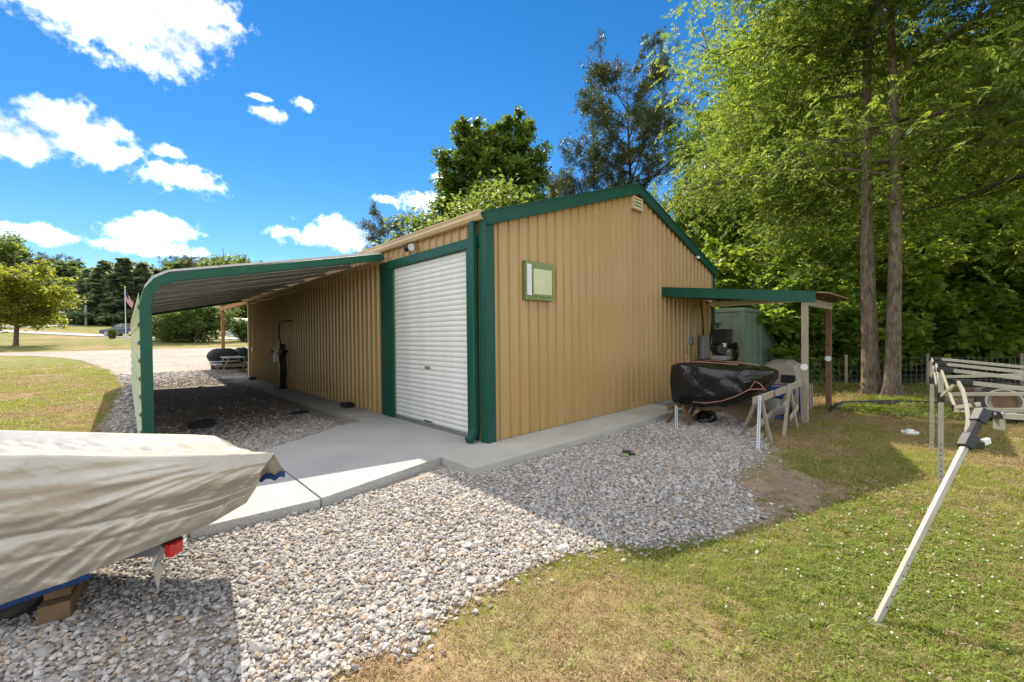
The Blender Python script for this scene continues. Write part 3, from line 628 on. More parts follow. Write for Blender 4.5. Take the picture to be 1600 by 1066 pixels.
def wall_light(name, label, p, axis):
    """twin floodlight on a round base"""
    r = empty(name, p); p = np.array(p); ax = np.array(axis, float); t = np.cross(ax, (0, 0, 1))
    tag(r, label, 'floodlight')
    mb = MB(); mb.lathe([(0.05, 0), (0.05, 0.02), (0.03, 0.035)], p, axis, 14); mb.build('base', 'dark_metal', r)
    for s in (-1, 1):
        q = p + ax*0.05 + t*s*0.075; d = ax*0.7 + np.array([0, 0, -0.55]) + t*s*0.5; d = d/np.linalg.norm(d)
        mb = MB(); mb.tube([p+ax*0.03, q], 0.014, 8); mb.build('arm', 'dark_metal', r)
        mb = MB(); mb.lathe([(0.022, -0.03), (0.035, 0.0), (0.058, 0.06), (0.062, 0.10), (0.055, 0.101), (0.02, 0.085)], q, d, 14); mb.build('lamp_head', 'white' if s < 0 else 'dark_metal', r, auto=40)
a = PX(648, 384, -0.012); wall_light('floodlight', 'twin floodlight mounted above the white roll-up door', (-0.04, a[1], min(a[2], 3.26)), (-1, 0, 0))
a = PX(394, 476, -0.012); wall_light('floodlight', 'small dark floodlight at the far wall corner under the carport', (-0.012, LEN-0.35, 3.0), (-1, 0, 0))
a = PY(1088, 402, -0.05)
cr = empty('security_camera', (a[0], -0.01, a[2])); tag(cr, 'small white security camera under the right slope of the gable', 'camera')
mb = MB(); mb.lathe([(0.035, 0), (0.035, 0.03), (0.015, 0.04)], (a[0], -0.012, a[2]), (0, -1, 0), 12); mb.build('mount', 'white', cr)
mb = MB(); mb.tube([(a[0]-0.02, -0.05, a[2]-0.01), (a[0]-0.14, -0.17, a[2]-0.035)], [0.034, 0.037], 12); mb.build('camera_body', 'white', cr, auto=40)

# ------------------------------------------------------------------ carport against the side wall
def build_carport():
    XP, Y0, Y1 = -3.72, 3.0, 15.8
    def sk(y): return 0.0133*(y-Y0)                     # the outer side runs a touch out of square with the wall
    R = empty('carport', (XP, Y0, -0.11)); tag(R, 'open steel carport with green end frame and ribbed grey roof against the workshop', 'carport')
    mid0 = [(XP, -0.12), (XP, 2.10), (XP+0.035, 2.28), (XP+0.13, 2.42), (XP+0.30, 2.50), (-0.16, 3.19)]
    def band(th, dx=0.0):
        out, inn = [], []; mid = [(p[0]+dx*(1 if i < 5 else 0), p[1]) for i, p in enumerate(mid0)]
        for i, p in enumerate(mid):
            a, b = np.array(mid[max(i-1, 0)]), np.array(mid[min(i+1, len(mid)-1)]); d = (b-a)/np.linalg.norm(b-a); n = np.array([-d[1], d[0]])
            out.append(np.array(p)+n*th/2); inn.append(np.array(p)-n*th/2)
        return out + inn[::-1]
    mb = MB(); mb.prism(band(0.125), 'y', Y0-0.05, Y0+0.05); mb.build('end_frame', 'green_car', R, bevel=0.006)
    mb = MB(); mb.prism(band(0.10, sk(Y1)), 'y', Y1-0.05, Y1+0.05); mb.build('end_frame', 'green_car', R)
    y = Y0+1.55
    while y < Y1-0.5:
        mb = MB(); mb.prism(band(0.06, sk(y)), 'y', y-0.03, y+0.03); mb.build('frame_bow', 'grey_metal', R); y += 1.55
    # roof sheets, ribs running down the slope, each lapped on the next
    top = [(XP-0.03, 2.20), (XP+0.01, 2.34), (XP+0.09, 2.47), (XP+0.26, 2.575), (-0.165, 3.262)]
    y = Y0-0.03; k = 0
    while y < Y1:
        y1 = min(y+PITCHR*4, Y1+0.05); pr = rib_profile(y, y1); mb = MB()
        mb.grid([[(px_-0.3*o+(sk(t) if px_ < -1 else 0), t, z+1.3*o+0.002*(k % 2)) for t, o in pr] for px_, z in top]); mb.build('roof_sheet', 'carroof', R); y = y1; k += 1
    # side sheets, ribs level
    for k in range(3):
        z0, z1 = 0.02+k*0.75, 0.02+(k+1)*0.75; pr = []
        t = z0
        while t < z1-0.02:
            for dt, o in ((0, 0), (0.02, 0.022), (0.055, 0.022), (0.075, 0)): pr.append((t+dt, o))
            t += 0.25
        pr.append((z1, 0)); mb = MB(); mb.grid([[(XP-0.068-o-0.001*k+sk(yy), yy, z) for yy in (Y0-0.02, 7.2, 11.5, Y1)] for z, o in pr]); mb.build('side_sheet', 'carpanel', R)
    mb = MB(); mb.beam((XP-0.01, Y0+0.06, -0.08), (XP-0.01+sk(Y1), Y1-0.06, -0.08), 0.08, 0.07); mb.build('base_rail', 'grey_metal', R)
    mb = MB(); mb.mm((-0.155, Y0+0.06, 3.11), (-0.03, Y1, 3.17)); mb.build('wall_ledger', 'tan_gutter', R)
build_carport()

# ------------------------------------------------------------------ lean-to on the gable
def build_leanto():
    X0, X1, Y1 = 5.45, 7.62, -2.84
    R = empty('lean_to', (X0, Y1, -0.11)); tag(R, 'small wooden lean-to roof with green fascia and two square posts on the gable', 'shelter')
    def zt(y): return 2.69 + (y-0.0)*0.114          # top of the rafters, falling outward
    for i, X in enumerate((X0, X1)):
        mb = MB(); mb.mm((X-0.05, Y1-0.05, -0.13), (X+0.05, Y1+0.05, 2.12)); p = mb.build('post', 'wood_old' if i == 0 else 'wood_dark', R, bevel=0.006)
        zz = 0.955 if i == 0 else 1.02
        mb = MB(); mb.lathe([(0.001, 0.0), (0.062, 0.0), (0.062, 0.006), (0.001, 0.008)], (X-0.051, Y1, zz), (-1, -0.02, 0), 18) if i == 0 else mb.lathe([(0.001, 0), (0.06, 0.0), (0.06, 0.006), (0.001, 0.008)], (X-0.051, Y1, zz), (-1, 0, 0), 18); mb.build('reflector_disc', 'white', p)
    mb = MB(); mb.mm((X0-0.05, Y1-0.045, 2.121), (X1+0.15, Y1+0.045, 2.27)); mb.build('header_beam', 'wood_old', R)
    for X in (X0+0.03, 6.2, 6.95, X1):
        mb = MB(); mb.prism([(-0.03, zt(-0.03)-0.15), (-3.0, zt(-3.0)-0.08), (-3.0, zt(-3.0)-0.005), (-0.03, zt(-0.03)-0.005)], 'x', X-0.02, X+0.02); mb.build('rafter', 'wood_dark', R)
    mb = MB(); mb.prism([(-0.035, zt(0)-0.185), (-3.02, zt(-3.02)-0.185), (-3.02, zt(-3.02)+0.015), (-0.035, zt(0)+0.015)], 'x', X0-0.075, X0-0.055); mb.build('fascia', 'green', R, bevel=0.003)
    mb = MB(); mb.prism([(-0.035, zt(0)+0.013), (-3.02, zt(-3.02)+0.013), (-3.02, zt(-3.02)+0.03), (-0.035, zt(0)+0.03)], 'x', X0-0.08, X0+0.06); mb.build('fascia_cap', 'green', R)
    for k in range(3):
        x0 = X0-0.05+k*0.83; pr = [(x0, 0)]
        t = x0+0.04
        while t < x0+0.8: pr += [(t, 0), (t+0.02, 0.018), (t+0.04, 0.018), (t+0.06, 0)]; t += 0.11
        pr.append((x0+0.832, 0)); mb = MB(); mb.grid([[(t, y, zt(y)+0.002+o+0.001*k) for t, o in pr] for y in (-0.03, -3.2)]); mb.build('roof_sheet', 'wood_dark', R)
    mb = MB(); mb.mm((X0-0.04, -0.075, 2.50), (X1+0.1, -0.03, 2.66)); mb.build('wall_ledger', 'wood_old', R)
build_leanto()
sf = empty('strip_light', (6.35, -1.5, 2.30)); tag(sf, 'long pale shop light fixture hanging under the lean-to roof', 'light fixture')
mb = MB(); mb.prism([(6.27, 2.28), (6.43, 2.28), (6.40, 2.36), (6.30, 2.36)], 'y', -2.65, -0.75); mb.build('housing', 'cream', sf, bevel=0.004)
for X in (6.31, 6.39):
    mb = MB(); mb.tube([(X, -2.6, 2.262), (X, -0.8, 2.262)], 0.016, 8); mb.build('tube', 'white', sf, smooth=True)
for y in (-2.2, -1.2):
    mb = MB(); mb.tube([(6.35, y, 2.36), (6.35, y, 2.47 if y < -2 else 2.56)], 0.004, 5); mb.build('hanger', 'dark_metal', sf)

# conduits, boxes and hose on the gable under the lean-to
def pipe(name, label, px, r, m, Y=-0.05, cat='conduit', group=None):
    P = [PY(u, v, Y) for u, v in px]; mb = MB(); mb.tube(P, r, 8); o = mb.build(name, m, loc=P[-1], smooth=True); tag(o, label, cat, group); return o
pipe('conduit', 'thin pale conduit bent along the gable wall, next to the lean-to fascia', [(1078, 463), (1077, 480), (1075.5, 500), (1075, 530), (1076, 566)], 0.014, 'cream')
pipe('conduit', 'straight tan conduit rising from the grey junction box', [(1086, 475), (1086, 500), (1085.5, 535), (1086, 566)], 0.02, 'tan_gutter')
pipe('conduit', 'tan conduit beside the black hose at the wall corner', [(1107, 474), (1107, 500), (1108, 528)], 0.02, 'tan_gutter')
pipe('conduit', 'dark cable pipe slanting between the tan conduits', [(1097, 463), (1095, 474), (1098, 500), (1099, 528)], 0.018, 'dark_metal')
pipe('air_hose', 'black air hose arching down the wall corner to the compressor', [(1104, 472), (1109, 474), (1113, 484), (1113, 505), (1110, 528), (1108, 542)], 0.028, 'black_pl', -0.09, 'hose')
def wbox(u0, v0, u1, v1, m, label, dep=0.12):
    a, b = PY(u0, v0, -0.05), PY(u1, v1, -0.05); r = empty('junction_box', ((a[0]+b[0])/2, 0, b[2])); tag(r, label, 'electrical box')
    mb = MB(); mb.mm((a[0], -0.01-dep, b[2]), (b[0], -0.01, a[2])); mb.build('box', m, r, bevel=0.008)
    mb = MB(); mb.mm((a[0]+0.02, -0.018-dep, b[2]+0.02), (b[0]-0.02, -0.0102-dep, a[2]-0.02)); mb.build('lid', m, r, bevel=0.003)
wbox(1078, 527, 1084, 538, 'grey_metal', 'small grey junction box between two conduits on the gable', 0.06)
wbox(1094, 524, 1104, 560, 'grey_metal', 'tall grey electrical box on the gable behind the compressor')

# ------------------------------------------------------------------ air compressor
def build_compressor():
    X, Y = 6.98, -0.62; R = empty('air_compressor', (X, Y, -0.10)); tag(R, 'black upright air compressor with finned pump beside the gable corner', 'compressor')
    mb = MB(); mb.lathe([(0.05, 0.10), (0.22, 0.13), (0.27, 0.22), (0.27, 0.72), (0.22, 0.81), (0.05, 0.84)], (X, Y, -0.1), n=20); mb.build('tank', 'dark_metal', R, auto=50)
    for k in range(3):
        a = 2.1*k+0.4; mb = MB(); mb.beam((X+0.2*math.cos(a), Y+0.2*math.sin(a), 0.15), (X+0.27*math.cos(a), Y+0.27*math.sin(a), -0.1), 0.05, 0.02); mb.build('leg', 'dark_metal', R)
    mb = MB(); mb.mm((X-0.3, Y-0.3, 0.86), (X+0.3, Y+0.25, 0.90)); mb.build('top_plate', 'dark_metal', R)
    mb = MB(); mb.mm((X-0.28, Y-0.29, 0.90), (X+0.02, Y-0.02, 1.0)); mb.build('base_block', 'grey_metal', R, bevel=0.01)
    mb = MB(); mb.lathe([(0.11, -0.19), (0.12, -0.17), (0.12, 0.12), (0.10, 0.15)], (X-0.15, Y-0.12, 1.16), (0.7, 0.7, 0), 18); mb.build('motor', 'dark_metal', R, auto=40)
    mb = MB(); mb.lathe([(0.07, 0.0), (0.09, 0.02), (0.09, 0.3), (0.07, 0.34)], (X+0.08, Y-0.08, 0.98), (0.05, 0, 1), 16); pump = mb.build('pump', 'dark_metal', R, auto=40)
    for k in range(8):
        z = 1.18+k*0.055; mb = MB(); mb.mm((X-0.02, Y-0.25, z), (X+0.32, Y+0.08, z+0.028)); mb.build('cooling_fin', 'dark_metal', pump)
    mb = MB(); mb.mm((X+0.0, Y-0.23, 1.15), (X+0.30, Y+0.06, 1.62)); mb.build('cylinder_head', 'dark_metal', pump)
    mb = MB(); mb.lathe([(0.03, 0), (0.03, 0.08), (0.08, 0.085), (0.08, 0.12), (0.02, 0.13)], (X+0.02, Y-0.05, 1.64), n=14); mb.build('air_filter', 'black_pl', R, auto=40)
    mb = MB(); mb.lathe([(0.20, 0), (0.22, 0.01), (0.22, 0.05), (0.2, 0.06)], (X+0.26, Y-0.28, 1.08), (0.5, -0.85, 0), 20); mb.build('belt_guard', 'dark_metal', R, auto=40)
    mb = MB(); mb.mm((X-0.27, Y-0.30, 1.20), (X-0.19, Y-0.24, 1.29)); mb.build('pressure_switch', 'white', R, bevel=0.005)
    for dz in (0, 0.04):
        mb = MB(); mb.lathe([(0.02, 0), (0.02, 0.02)], (X-0.05+dz, Y-0.26, 1.10), (0, -1, 0), 10); mb.build('gauge', 'white', R)
    R.scale = (1.2, 1.2, 1.06)
build_compressor()

# ------------------------------------------------------------------ storage container beyond the corner
def build_container():
    X, Y = 10.1, -0.3; L_, Wd, Hh = 3.2, 2.4, 2.40; R = empty('storage_container', (X, Y, -0.11)); tag(R, 'faded green steel storage container standing beyond the gable corner', 'container')
    mb = MB(); mb.mm((X, Y, -0.02), (X+L_, Y+Wd, Hh-0.12)); body = mb.build('body', 'cont_green', R, bevel=0.01)
    for a, b in (((X-0.025, Y-0.025), (X+0.09, Y+0.09)), ((X+L_-0.09, Y-0.025), (X+L_+0.025, Y+0.09)), ((X-0.025, Y+Wd-0.09), (X+0.09, Y+Wd+0.025))):
        mb = MB(); mb.mm((a[0], a[1], -0.11), (b[0], b[1], Hh-0.06)); mb.build('corner_post', 'cont_green', R, bevel=0.008)
    mb = MB(); mb.mm((X-0.035, Y-0.035, Hh-0.115), (X+L_+0.035, Y+Wd+0.035, Hh)); mb.build('roof', 'cont_green', R, bevel=0.012)
    mb = MB(); mb.mm((X-0.02, Y-0.02, -0.11), (X+L_, Y+Wd, -0.021)); mb.build('skid', 'dark_metal', R)
    for k in range(5):
        x = X+0.35+k*0.6; mb = MB(); mb.prism([(x, Y-0.003), (x+0.05, Y-0.022), (x+0.17, Y-0.022), (x+0.22, Y-0.003)], 'z', 0.02, Hh-0.16); mb.build('wall_rib', 'cont_green', R)
    mb = MB(); mb.mm((X-0.012, Y+0.2, 0.1), (X-0.002, Y+Wd-0.2, Hh-0.2)); dr = mb.build('door', 'cont_green', R)
    mb = MB(); mb.tube([(X-0.03, Y+0.35, 0.95), (X-0.03, Y+0.75, 0.95)], 0.014, 6); mb.build('latch_bar', 'cont_green', dr)
    mb = MB(); mb.tube([(X-0.03, Y+0.32, 0.15), (X-0.03, Y+0.32, Hh-0.25)], 0.014, 6); mb.build('lock_rod', 'cont_green', dr)
build_container()

# ------------------------------------------------------------------ plastic shelter, generator, sawhorses, covered hull
def build_shelter():
    # faceted grey-tan cover: a front gable facing the camera side with a dark opening, ribbed side
    X0, X1, Y0, Y1 = 6.50, 7.30, -2.48, -1.72; zb = -0.10
    R = empty('pump_house', ((X0+X1)/2, (Y0+Y1)/2, zb)); tag(R, 'faded tan plastic pump house with sloping top and small dark opening', 'shelter')
    sec = [(-1.0, 0.0), (-0.98, 0.55), (-0.62, 1.02), (-0.30, 1.10), (0.30, 1.10), (0.62, 1.02), (0.98, 0.55), (1.0, 0.0)]
    cy, hw = (Y0+Y1)/2, (Y1-Y0)/2+0.10
    rows = []
    for x, k in ((X0-0.02, 0.93), (X0+0.02, 0.97), (X0+0.3, 1.0), (X1-0.1, 1.0), (X1+0.04, 0.92), (X1+0.1, 0.8)):
        rows.append([(x + (0.16*(h/1.1) if x < X0+0.1 else 0), cy+s*hw*k, zb+h*k) for s, h in sec])
    mb = MB(); mb.grid(rows); n = len(sec); mb.add(rows[0], [tuple(range(n))]); mb.add(rows[-1], [tuple(range(n))[::-1]]); body = mb.build('shell', 'plastic_tan', R, bevel=0.015)
    c = PX(1230, 593, X0); mb = MB(); mb.mm((X0+0.045, c[1]-0.13, c[2]-0.08), (X0+0.075, c[1]+0.13, c[2]+0.09)); mb.build('opening', 'black_pl', body)
    for k in range(4):
        x = X0+0.22+k*0.2; mb = MB(); mb.beam((x, cy-hw-0.012, zb), (x, cy-hw*0.98-0.010, zb+0.55), 0.06, 0.03, (0, 1, 0)); mb.build('side_rib', 'plastic_tan', body, bevel=0.006)
build_shelter()
def build_generator():
    X, Y, z = 5.75, -2.35, -0.10; w, d, h = 0.62, 0.55, 0.62; R = empty('generator', (X, Y, z)); tag(R, 'portable generator in a blue tube frame behind the sawhorse', 'generator')
    for sx in (-1, 1):
        P = [(X+sx*w/2, Y-d/2, z+0.05), (X+sx*w/2, Y-d/2, z+h), (X+sx*w/2, Y+d/2, z+h), (X+sx*w/2, Y+d/2, z+0.05), (X+sx*w/2, Y-d/2, z+0.05)]
        mb = MB(); mb.tube(P, 0.018, 8); mb.build('frame_loop', 'blue', R, smooth=True)
    for yy in (-1, 1):
        for zz in (0.06, h):
            mb = MB(); mb.tube([(X-w/2, Y+yy*d/2, z+zz), (X+w/2, Y+yy*d/2, z+zz)], 0.017, 8); mb.build('frame_rail', 'blue', R, smooth=True)
    mb = MB(); mb.mm((X-0.27, Y-0.22, z+h-0.20), (X+0.25, Y+0.22, z+h-0.025)); mb.build('fuel_tank', 'blue', R, bevel=0.03)
    mb = MB(); mb.lathe([(0.05, -0.02), (0.17, 0.0), (0.18, 0.05), (0.18, 0.22), (0.1, 0.26)], (X-0.26, Y, z+0.24), (1, 0, 0), 18); mb.build('alternator', 'grey_metal', R, auto=40)
    mb = MB(); mb.mm((X+0.0, Y-0.16, z+0.08), (X+0.26, Y+0.16, z+0.40)); mb.build('engine_block', 'dark_metal', R, bevel=0.02)
    mb = MB(); mb.lathe([(0.06, 0.0), (0.08, 0.01), (0.08, 0.05), (0.03, 0.06)], (X+0.13, Y-0.165, z+0.24), (0, -1, 0), 16); mb.build('recoil_starter', 'white', R, auto=40)
    for sx in (-1, 1):
        mb = MB(); mb.lathe([(0.02, 0), (0.045, 0.0), (0.045, 0.05), (0.02, 0.05)], (X+sx*0.25, Y-0.15, z+0.0), n=12); mb.build('foot', 'rubber', R)
build_generator()
def sawhorse(label, beams, legs, braces, m):
    """beams and legs as point pairs; a leg flagged True is a strip of punched steel angle"""
    c = np.mean([b for b in beams[0]], axis=0); R = empty('sawhorse', (c[0], c[1], -0.105)); tag(R, label, 'sawhorse')
    for p, q in beams: mb = MB(); mb.beam(p, q, 0.045, 0.10); mb.build('top_beam', m, R, bevel=0.004)
    for a, b, steel in legs:
        a, b = np.array(a, float), np.array(b, float); d = (b-a)/np.linalg.norm(b-a); mb = MB()
        if steel:
            n = np.array([-0.7, -0.7, 0.0]); t = np.cross(d, n); t /= np.linalg.norm(t); n = np.cross(t, d)
            mb.beam(a, b, 0.045, 0.004, tuple(n)); mb.beam(a-t*0.0225+n*-0.02, b-t*0.0225+n*-0.02, 0.004, 0.04, tuple(n)); leg = mb.build('steel_leg', 'punched', R)
            h_ = MB()
            for k in range(20): c0 = lerp(a, b, (k+0.7)/21); h_.beam(c0-d*0.010+n*0.003, c0+d*0.010+n*0.003, 0.016, 0.002, tuple(n))
            h_.build('punched_holes', 'dark_metal', leg)
        else: mb.beam(a, b, 0.036, 0.085, (1, 0, 0)); mb.build('leg', m, R, bevel=0.003)
    for p, q in braces: mb = MB(); mb.beam(p, q, 0.022, 0.085); mb.build('cross_brace', m, R, bevel=0.003)
zt_ = 0.66
sawhorse('weathered sawhorse with a steel angle leg under the tapered end of the black covered hull',
         [((3.75, -2.80, zt_-0.03), (5.36, -2.80, zt_)), ((2.85, -2.74, zt_-0.06), (3.9, -2.745, zt_-0.05))],
         [((2.98, -2.78, zt_), (2.71, -2.83, -0.115), True), ((3.04, -2.78, zt_-0.04), (3.32, -2.84, -0.115), False), ((4.36, -2.845, zt_+0.05), (3.94, -2.86, -0.115), False), ((4.42, -2.83, zt_+0.05), (4.78, -2.86, -0.115), False),
          ((3.1, -2.70, zt_-0.08), (3.45, -2.36, -0.115), False), ((4.9, -2.75, zt_-0.02), (5.0, -2.36, -0.115), False)],
         [((4.16, -2.895, 0.16), (4.68, -2.895, 0.32)), ((2.87, -2.70, 0.12), (4.9, -2.56, 0.26))], 'wood_old')
sawhorse('dark sawhorse close to the walk under the square end of the black covered hull',
         [((3.30, -1.18, 0.25), (4.95, -1.12, 0.25))],
         [((3.86, -1.14, 0.28), (3.60, -1.00, -0.115), False), ((3.48, -1.25, 0.28), (3.21, -1.38, -0.115), True), ((3.78, -1.25, 0.26), (3.72, -1.43, -0.115), False), ((4.75, -1.16, 0.26), (5.05, -1.10, -0.115), False), ((4.5, -1.10, 0.26), (4.7, -0.86, -0.115), False)],
         [((3.76, -1.36, 0.05), (4.6, -1.16, 0.16))], 'wood_dark')
def build_hull():
    R = empty('covered_hull', (4.2, -1.8, 0.28)); tag(R, 'small hull wrapped in shiny black plastic sheet across two sawhorses', 'covered boat')
    secs = [(-1.00, 0.44, 0.31, 0.95), (-1.04, 0.53, 0.29, 1.0), (-1.25, 0.56, 0.28, 1.03), (-1.5, 0.57, 0.29, 1.03), (-1.75, 0.56, 0.31, 1.01), (-2.0, 0.54, 0.34, 0.99), (-2.25, 0.50, 0.42, 0.98), (-2.45, 0.43, 0.58, 0.98), (-2.6, 0.30, 0.74, 0.96), (-2.68, 0.14, 0.84, 0.94)]
    rows = []; prof = [(-0.82, 0.0), (-0.93, 0.18), (-1.0, 0.5), (-1.0, 0.82), (-0.95, 0.95), (-0.8, 1.0), (-0.4, 1.035), (0, 1.02), (0.4, 1.035), (0.8, 1.0), (0.95, 0.95), (1.0, 0.82), (1.0, 0.5), (0.93, 0.18), (0.82, 0.0), (0.4, -0.08), (-0.4, -0.08)]
    ys = np.linspace(0, len(secs)-1, 46); prof2 = []
    for i in range(len(prof)):
        a, b = np.array(prof[i]), np.array(prof[(i+1) % len(prof)])
        for k in range(4): prof2.append(a+(b-a)*k/4)
    for t in ys:
        i = min(int(t), len(secs)-2); s = np.array(secs[i]) + (np.array(secs[i+1])-np.array(secs[i]))*(t-i); row = []
        for px_, pz in prof2:
            x, y, z = 4.22 + px_*s[1], s[0], s[2] + pz*(s[3]-s[2])
            q = mnoise.noise(Vector((x*2.0, y*3.2, z*2.4)))*0.05 + (0.5-abs(mnoise.noise(Vector((x*4+9, y*3-z*4, z*4)))))*0.06
            row.append((x + px_*q*0.7, y, z + (q*0.7 if 0.03 < pz else -q*0.5)))
        rows.append(row + [row[0]])
    mb = MB(); mb.grid(rows); n = len(rows[0])-1; mb.add(rows[0][:-1], [tuple(range(n))]); mb.add(rows[-1][:-1], [tuple(range(n))[::-1]]); mb.build('plastic_cover', 'btarp', R, smooth=True)
    ropes = [[(3.72, -1.15, 1.07), (3.85, -1.5, 1.085), (3.95, -1.9, 1.065), (4.0, -2.15, 1.05)], [(4.5, -1.15, 1.07), (4.5, -1.6, 1.08), (4.45, -2.1, 1.05), (4.3, -2.4, 1.03)],
             [(3.62, -1.5, 0.36), (3.60, -1.75, 0.37), (3.61, -2.0, 0.43), (3.65, -2.2, 0.52), (3.72, -2.42, 0.66), (3.72, -2.62, 0.68)], [(3.74, -2.40, 0.64), (3.72, -2.5, 0.80), (3.72, -2.58, 0.76), (3.70, -2.66, 0.66)]]
    for P in ropes: mb = MB(); mb.tube(P, 0.0055, 7); mb.build('tie_rope', 'pinkrope', R, smooth=True)
    th = [(3.80+0.055*math.cos(a), -1.32, 1.13+0.055*math.sin(a)) for a in np.linspace(0, 2*math.pi, 17)]; mb = MB(); mb.tube(th, 0.008, 6, False); mb.build('rope_loop', 'pinkrope', R, smooth=True)
build_hull()
def lump(name, label, cat, c, d, m, seed=0, n=3, amp=0.25, rz=0.0):
    bm = bmesh.new(); bmesh.ops.create_icosphere(bm, subdivisions=n, radius=1.0)
    for v in bm.verts:
        q = 1+amp*mnoise.noise(v.co*1.6+Vector((seed*3.1, 0, 0))) + amp*0.5*mnoise.noise(v.co*4+Vector((seed, 7, 0))); v.co = Vector((v.co.x*d[0]/2*q, v.co.y*d[1]/2*q, max(-0.42, v.co.z)*d[2]/2*q + d[2]*0.21))
    me = bpy.data.meshes.new(name); bm.to_mesh(me); bm.free(); me.materials.append(M[m]); me.polygons.foreach_set('use_smooth', [True]*len(me.polygons))
    o = place(name, me, c, rz=rz); tag(o, label, cat); return o
lump('rubbish_bag', 'black bag lying on the gravel below the black covered hull', 'bag', (4.35, -1.45, -0.10), (0.62, 0.36, 0.30), 'btarp', 3)
g = GP(978, 713); gl = empty('work_glove', g); tag(gl, 'dark work glove dropped on the shaded gravel', 'glove')
mb = MB(); mb.box((g[0], g[1], g[2]+0.045), (0.12, 0.10, 0.035), 0.4); mb.build('palm', 'black_cover', gl, bevel=0.015)
for k in range(4):
    a = 0.4; o = np.array([math.cos(a), math.sin(a)]); n_ = np.array([-o[1], o[0]]); b = g[:2] + o*0.055 + n_*(k-1.5)*0.026; e = b + o*(0.075-0.012*abs(k-1.4)) + n_*(k-1.5)*0.01
    mb = MB(); mb.tube([(*b, g[2]+0.045), (*((b+e)/2), g[2]+0.058), (*e, g[2]+0.04)], [0.013, 0.013, 0.010], 7); mb.build('finger', 'black_cover', gl, smooth=True)
mb = MB(); mb.tube([(g[0]-0.02, g[1]-0.045, g[2]+0.045), (g[0]+0.02, g[1]-0.10, g[2]+0.05), (g[0]+0.06, g[1]-0.11, g[2]+0.04)], [0.016, 0.015, 0.011], 7); mb.build('thumb', 'black_cover', gl, smooth=True)
mb = MB(); mb.box((g[0]-0.10, g[1]-0.045, g[2]+0.042), (0.09, 0.095, 0.04), 0.4); mb.build('cuff', 'tape', gl, bevel=0.012)

